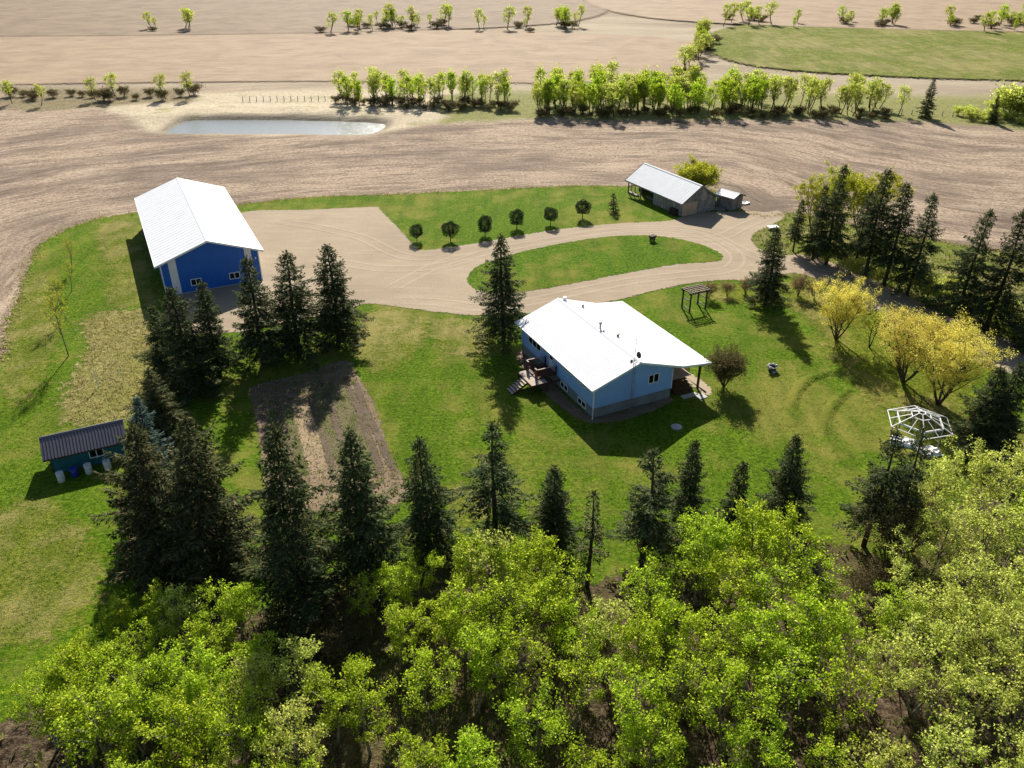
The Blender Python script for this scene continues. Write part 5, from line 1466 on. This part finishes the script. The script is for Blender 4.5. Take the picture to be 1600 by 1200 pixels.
# black bin by the spruce row
x, y = (-24.22, 73.95)
bb = thing('compost_bin', 'black plastic bin on the grass between two spruce trunks', 'bin', (x, y, 0), 0.2)
MB().hexa([(-0.50, -0.40, 0), (0.50, -0.40, 0), (0.50, 0.40, 0), (-0.50, 0.40, 0)], [(-0.58, -0.46, 0.85), (0.58, -0.46, 0.85), (0.58, 0.46, 0.85), (-0.58, 0.46, 0.85)]).build('body', 'black_plastic', bb)
MB().hexa([(-0.61, -0.49, 0.86), (0.61, -0.49, 0.86), (0.61, 0.49, 0.86), (-0.61, 0.49, 0.86)], [(-0.52, -0.42, 0.97), (0.52, -0.42, 0.97), (0.52, 0.42, 0.97), (-0.52, 0.42, 0.97)]).build('lid', 'black_plastic', bb)

# ---------------------------------------------------------------- timber arbor
ab = thing('arbor', 'dark timber garden arbor with slatted top on the lawn near the shrubs', 'arbor', (20.95, 86.15, 0), R(26))
AX, AY, AH = 1.12, 0.72, 2.15
for x in (-AX, AX):
    for y in (-AY, AY):
        MB().box(x - 0.07, x + 0.07, y - 0.07, y + 0.07, -0.05, AH).build('post', 'arbor', ab)
    for z in (0.25, 1.25):
        MB().box(x - 0.03, x + 0.03, -AY + 0.07, AY - 0.07, z, z + 0.12).build('cross_rail', 'weathered2', ab)
for y in (-AY, AY):
    MB().box(-AX - 0.28, AX + 0.28, y - 0.04, y + 0.04, AH, AH + 0.16).build('beam', 'arbor', ab)
for i in range(8):
    x = -AX - 0.18 + i * (2 * AX + 0.36) / 7
    MB().box(x - 0.035, x + 0.035, -AY - 0.28, AY + 0.28, AH + 0.165, AH + 0.27).build('rafter', 'arbor', ab)
for y in (-0.8, -0.4, 0.0, 0.4, 0.8):
    MB().box(-AX - 0.3, AX + 0.3, y - 0.03, y + 0.03, AH + 0.275, AH + 0.32).build('slat', 'deck', ab)

# ---------------------------------------------------------------- white gazebo frame
gx, gy = 34.75, 58.75
gb = thing('gazebo_frame', 'bare white hexagonal gazebo roof frame without cover by the willows', 'gazebo', (gx, gy, 0), R(15))
def hexpt(r, k, z, n=6, off=0.0):
    q = 2 * math.pi * (k + off) / n
    return (r * math.cos(q), r * math.sin(q), z)
for k in range(6):
    MB().beam(hexpt(2.75, k, 2.05), hexpt(2.75, k + 1, 2.05), 0.05).build('eave_bar', 'white_frame', gb)
    MB().beam(hexpt(1.95, k, 2.22), hexpt(1.95, k + 1, 2.22), 0.07, 0.16).build('top_plate', 'white_frame', gb)
    MB().beam(hexpt(0.85, k, 2.73), hexpt(0.85, k + 1, 2.73), 0.05).build('middle_bar', 'white_frame', gb)
    MB().beam(hexpt(0.30, k, 2.98), hexpt(0.30, k + 1, 2.98), 0.06).build('hub_bar', 'white_frame', gb)
    MB().beam(hexpt(2.75, k, 2.06), hexpt(0.30, k, 2.98), 0.05).build('hip_rafter', 'white_frame', gb)
    m0 = [(a_ + b_) / 2 for a_, b_ in zip(hexpt(2.75, k, 2.06), hexpt(2.75, k + 1, 2.06))]
    m1 = [(a_ + b_) / 2 for a_, b_ in zip(hexpt(0.85, k, 2.73), hexpt(0.85, k + 1, 2.73))]
    MB().beam(m0, m1, 0.04).build('rafter', 'white_frame', gb)
    p = hexpt(1.95, k, 0)
    MB().box(p[0] - 0.045, p[0] + 0.045, p[1] - 0.045, p[1] + 0.045, -0.05, 2.2).build('post', 'steel', gb)
rt = random.Random(9)
def tarp(x, y, sx, sy, rz, lab):
    mb = MB()
    n, m = 9, 7
    for j in range(m):
        for i in range(n):
            u, v = i / (n - 1) - 0.5, j / (m - 1) - 0.5
            zt = 0.30 + rt.uniform(-0.09, 0.12) if 0 < i < n - 1 and 0 < j < m - 1 else 0.04
            mb.v.append((u * sx + rt.uniform(-.05, .05), v * sy + rt.uniform(-.05, .05), zt))
    for j in range(m - 1):
        for i in range(n - 1):
            q = j * n + i
            mb.f.append((q, q + 1, q + n + 1, q + n))
    o = tag(mb.build('tarp', 'tarp', None), lab, 'tarp', 'white tarps by the gazebo')
    o.location = (x, y, 0.0)
    o.rotation_euler = (0, 0, rz)
    return o
tarp(*(33.95, 58.61), 2.3, 1.4, -0.5, 'white tarp bundle on the ground under the gazebo edge')
tarp(*(35.42, 57.17), 1.7, 1.5, 0.3, 'smaller white tarp heap between the spruce and the gazebo')

# ---------------------------------------------------------------- small garden things
x, y = (25.92, 71.26)
pt = thing('stone_planter', 'small white rimmed stone planter alone on the lawn', 'planter', (x, y, 0), 0.3)
MB().lathe([(0.34, 0.0), (0.40, 0.10), (0.36, 0.30), (0.44, 0.55), (0.36, 0.55), (0.30, 0.42), (0.0, 0.40)], 14).build('bowl', 'dark_steel', pt)
for k in range(7):
    q = k * 0.9
    MB().lathe([(0.0, -0.08), (0.14, -0.05), (0.17, 0.04), (0.10, 0.13), (0.0, 0.15)], 7, (0.44 * math.cos(q), 0.44 * math.sin(q), 0.55 if k < 5 else 0.07)).build('stone', 'concrete', pt)
x, y = (19.42, 108.03)
hp = thing('hand_cart', 'small old grey garden cart on the island lawn', 'cart', (x, y, 0.05), 0.6)
MB().hexa([(-0.35, -0.28, 0.45), (0.35, -0.28, 0.45), (0.35, 0.28, 0.45), (-0.35, 0.28, 0.45)], [(-0.48, -0.36, 0.80), (0.48, -0.36, 0.80), (0.48, 0.36, 0.80), (-0.48, 0.36, 0.80)]).build('tray', 'dark_wood', hp)
for x_ in (-0.28, 0.28):
    for y_ in (-0.22, 0.22):
        MB().box(x_ - 0.03, x_ + 0.03, y_ - 0.03, y_ + 0.03, 0.0, 0.46).build('leg', 'dark_steel', hp)
for y_ in (-0.33, 0.33):
    w_ = MB().lathe([(0.05, -0.03), (0.22, -0.03), (0.24, 0.0), (0.22, 0.03), (0.05, 0.03)], 14).build('wheel', 'dark_steel', hp)
    w_.location = (0.0, y_, 0.25)
    w_.rotation_euler = (R(90), 0, 0)
MB().beam((0.45, 0, 0.75), (0.95, 0, 0.95), 0.05).build('handle', 'dark_steel', hp)
x, y = (-39.81, 67.99)
tl = thing('garden_trellis', 'thin pale wire trellis standing in the rough dry grass', 'trellis', (x, y, 0), 0.2)
MB().path([(0, 0, 0), (-0.12, 0.3, 2.0)], [0.04, 0.03], 6).build('post', 'trim_white', tl)
MB().path([(2.1, 0.9, 0), (2.05, 1.0, 1.7)], [0.02, 0.018], 5).build('post', 'weathered2', tl)
for z in (0.5, 1.1):
    MB().beam((-0.06, 0.15, z), (2.07, 0.95, z), 0.015).build('wire', 'steel', tl)

# wire fences far behind
def fence(pts, n, lab, z=0.2):
    (xa, ya), (xb, yb) = pts
    f = thing('wire_fence', lab, 'fence', (xa, ya, z), 0)
    dx, dy = xb - xa, yb - ya
    pm = MB().path([(0, 0, -0.4), (0.02, 0, 1.35)], [0.09, 0.075], 6).mesh('post', 'weathered', True)
    for i in range(n + 1):
        q = link('post', pm, f)
        q.location = (dx * i / n, dy * i / n, 0)
        q.rotation_euler = (rt.uniform(-.05, .05), rt.uniform(-.05, .05), 0)
    for h in (0.45, 0.85, 1.2):
        MB().beam((0, 0, h), (dx, dy, h), 0.02).build('wire', 'steel', f)
fence(((-63.52, 200.72), (-40.97, 201.45)), 14, 'wire fence with wooden posts behind the pond')
fence(((75.94, 188.93), (124.50, 177.14)), 24, 'wire fence with wooden posts past the far lone spruce')

# ---------------------------------------------------------------- tufts of grass (nobody could count them)
def tufts(name, poly, n, mat, hgt, label, cat, blades=6, seed=1, spread=0.16, edge_only=None, z=0.0):
    rng = np.random.RandomState(seed)
    P = np.array(poly)
    lo, hi = P.min(0), P.max(0)
    pts = np.zeros((0, 2))
    while len(pts) < n:
        q = lo + rng.rand(n * 3, 2) * (hi - lo)
        dd = poly_dist(q[:, 0], q[:, 1], poly)
        ok = (dd < -0.2) if edge_only is None else (np.abs(dd) < edge_only * rng.rand(len(q)))
        pts = np.concatenate([pts, q[ok]])
    pts = pts[:n]
    m = n * blades
    base = np.repeat(pts, blades, 0) + rng.normal(size=(m, 2)) * spread
    base = np.concatenate([base, np.full((m, 1), z)], 1)
    d = unit(np.concatenate([rng.normal(size=(m, 2)) * 0.55, np.full((m, 1), 1.0)], 1))
    s = unit(np.concatenate([rng.normal(size=(m, 2)), np.zeros((m, 1))], 1))
    L = hgt * rng.uniform(0.5, 1.4, m)
    v = cards(base, d, s, L, L * 0.35)
    o = link(name, np_mesh(name, v, m, 4, mat), None, 'stuff')
    o['label'] = label
    o['category'] = cat
    return o
tufts('dry_grass_tufts', ROUGH_PATCH, 1500, 'blade', 0.18, 'dry yellow grass tufts of the rough patch behind the shed', 'grass', 7, 1)
tufts('garden_weeds', GARDEN, 1500, 'blade_green', 0.16, 'scattered weeds growing over the vegetable garden', 'weeds', 6, 2)
tufts('grove_grass_tufts', GROVE, 2200, 'blade_green', 0.32, 'tall dry grass under the driveway grove', 'grass', 7, 3)
tufts('verge_grass_tufts', DRYSTRIP, 900, 'blade_green', 0.16, 'rough grass tufts under the willows and shrubs', 'grass', 6, 4)
tufts('field_edge_tufts', YARD, 3500, 'blade', 0.22, 'tufts of dry grass along the edge of lawn and field', 'grass', 6, 5, 0.2, 1.2)
tufts('undergrowth', FLOOR, 7000, 'blade_green', 0.40, 'low undergrowth between the trees of the near thicket', 'undergrowth', 7, 6, 0.25)

LAWN_NEAR = [(-15.79, 82.99), (-4.31, 82.99), (0.00, 73.95), (5.75, 61.87), (18.87, 64.04), (27.27, 82.99), (32.71, 79.79), (32.30, 68.72), (34.35, 62.94), (29.96, 55.96), (22.04, 49.25), (4.61, 44.92), (-7.59, 47.02), (-14.91, 68.72)]
LAWN_SIDE = [(-60.62, 98.04), (-56.10, 115.19), (-44.02, 88.17), (-48.72, 79.79), (-40.75, 62.94), (-37.84, 52.46), (-29.93, 44.92), (-29.91, 36.58), (-34.56, 37.65), (-49.70, 68.72)]
tufts('lawn_tussocks', LAWN_NEAR, 9000, 'blade_green', 0.10, 'unevenly mown grass tussocks on the lawn round the house', 'grass', 5, 7, 0.10)
tufts('side_lawn_tussocks', LAWN_SIDE, 5000, 'blade_green', 0.11, 'unevenly mown grass tussocks on the side lawn by the shed', 'grass', 5, 8, 0.10)
ARC1 = [(32.20, 71.52), (29.55, 70.23), (27.35, 67.75), (25.47, 64.04), (24.71, 61.03), (25.10, 61.03), (25.88, 63.81), (27.56, 67.03), (29.52, 69.35), (31.95, 70.62)]
ARC2 = [(32.63, 68.23), (30.85, 66.32), (29.13, 64.04), (27.87, 61.66), (27.42, 59.60), (27.88, 59.80), (28.33, 61.66), (29.35, 63.48), (30.97, 65.62), (32.55, 67.51)]
tufts('ridge_grass', ARC1, 220, 'blade_green', 0.15, 'taller rough grass along the longer grass ridge', 'grass', 6, 9, 0.14, None, 0.05)
tufts('ridge_grass', ARC2, 190, 'blade_green', 0.15, 'taller rough grass along the shorter grass ridge near the gazebo', 'grass', 6, 10, 0.14, None, 0.05)
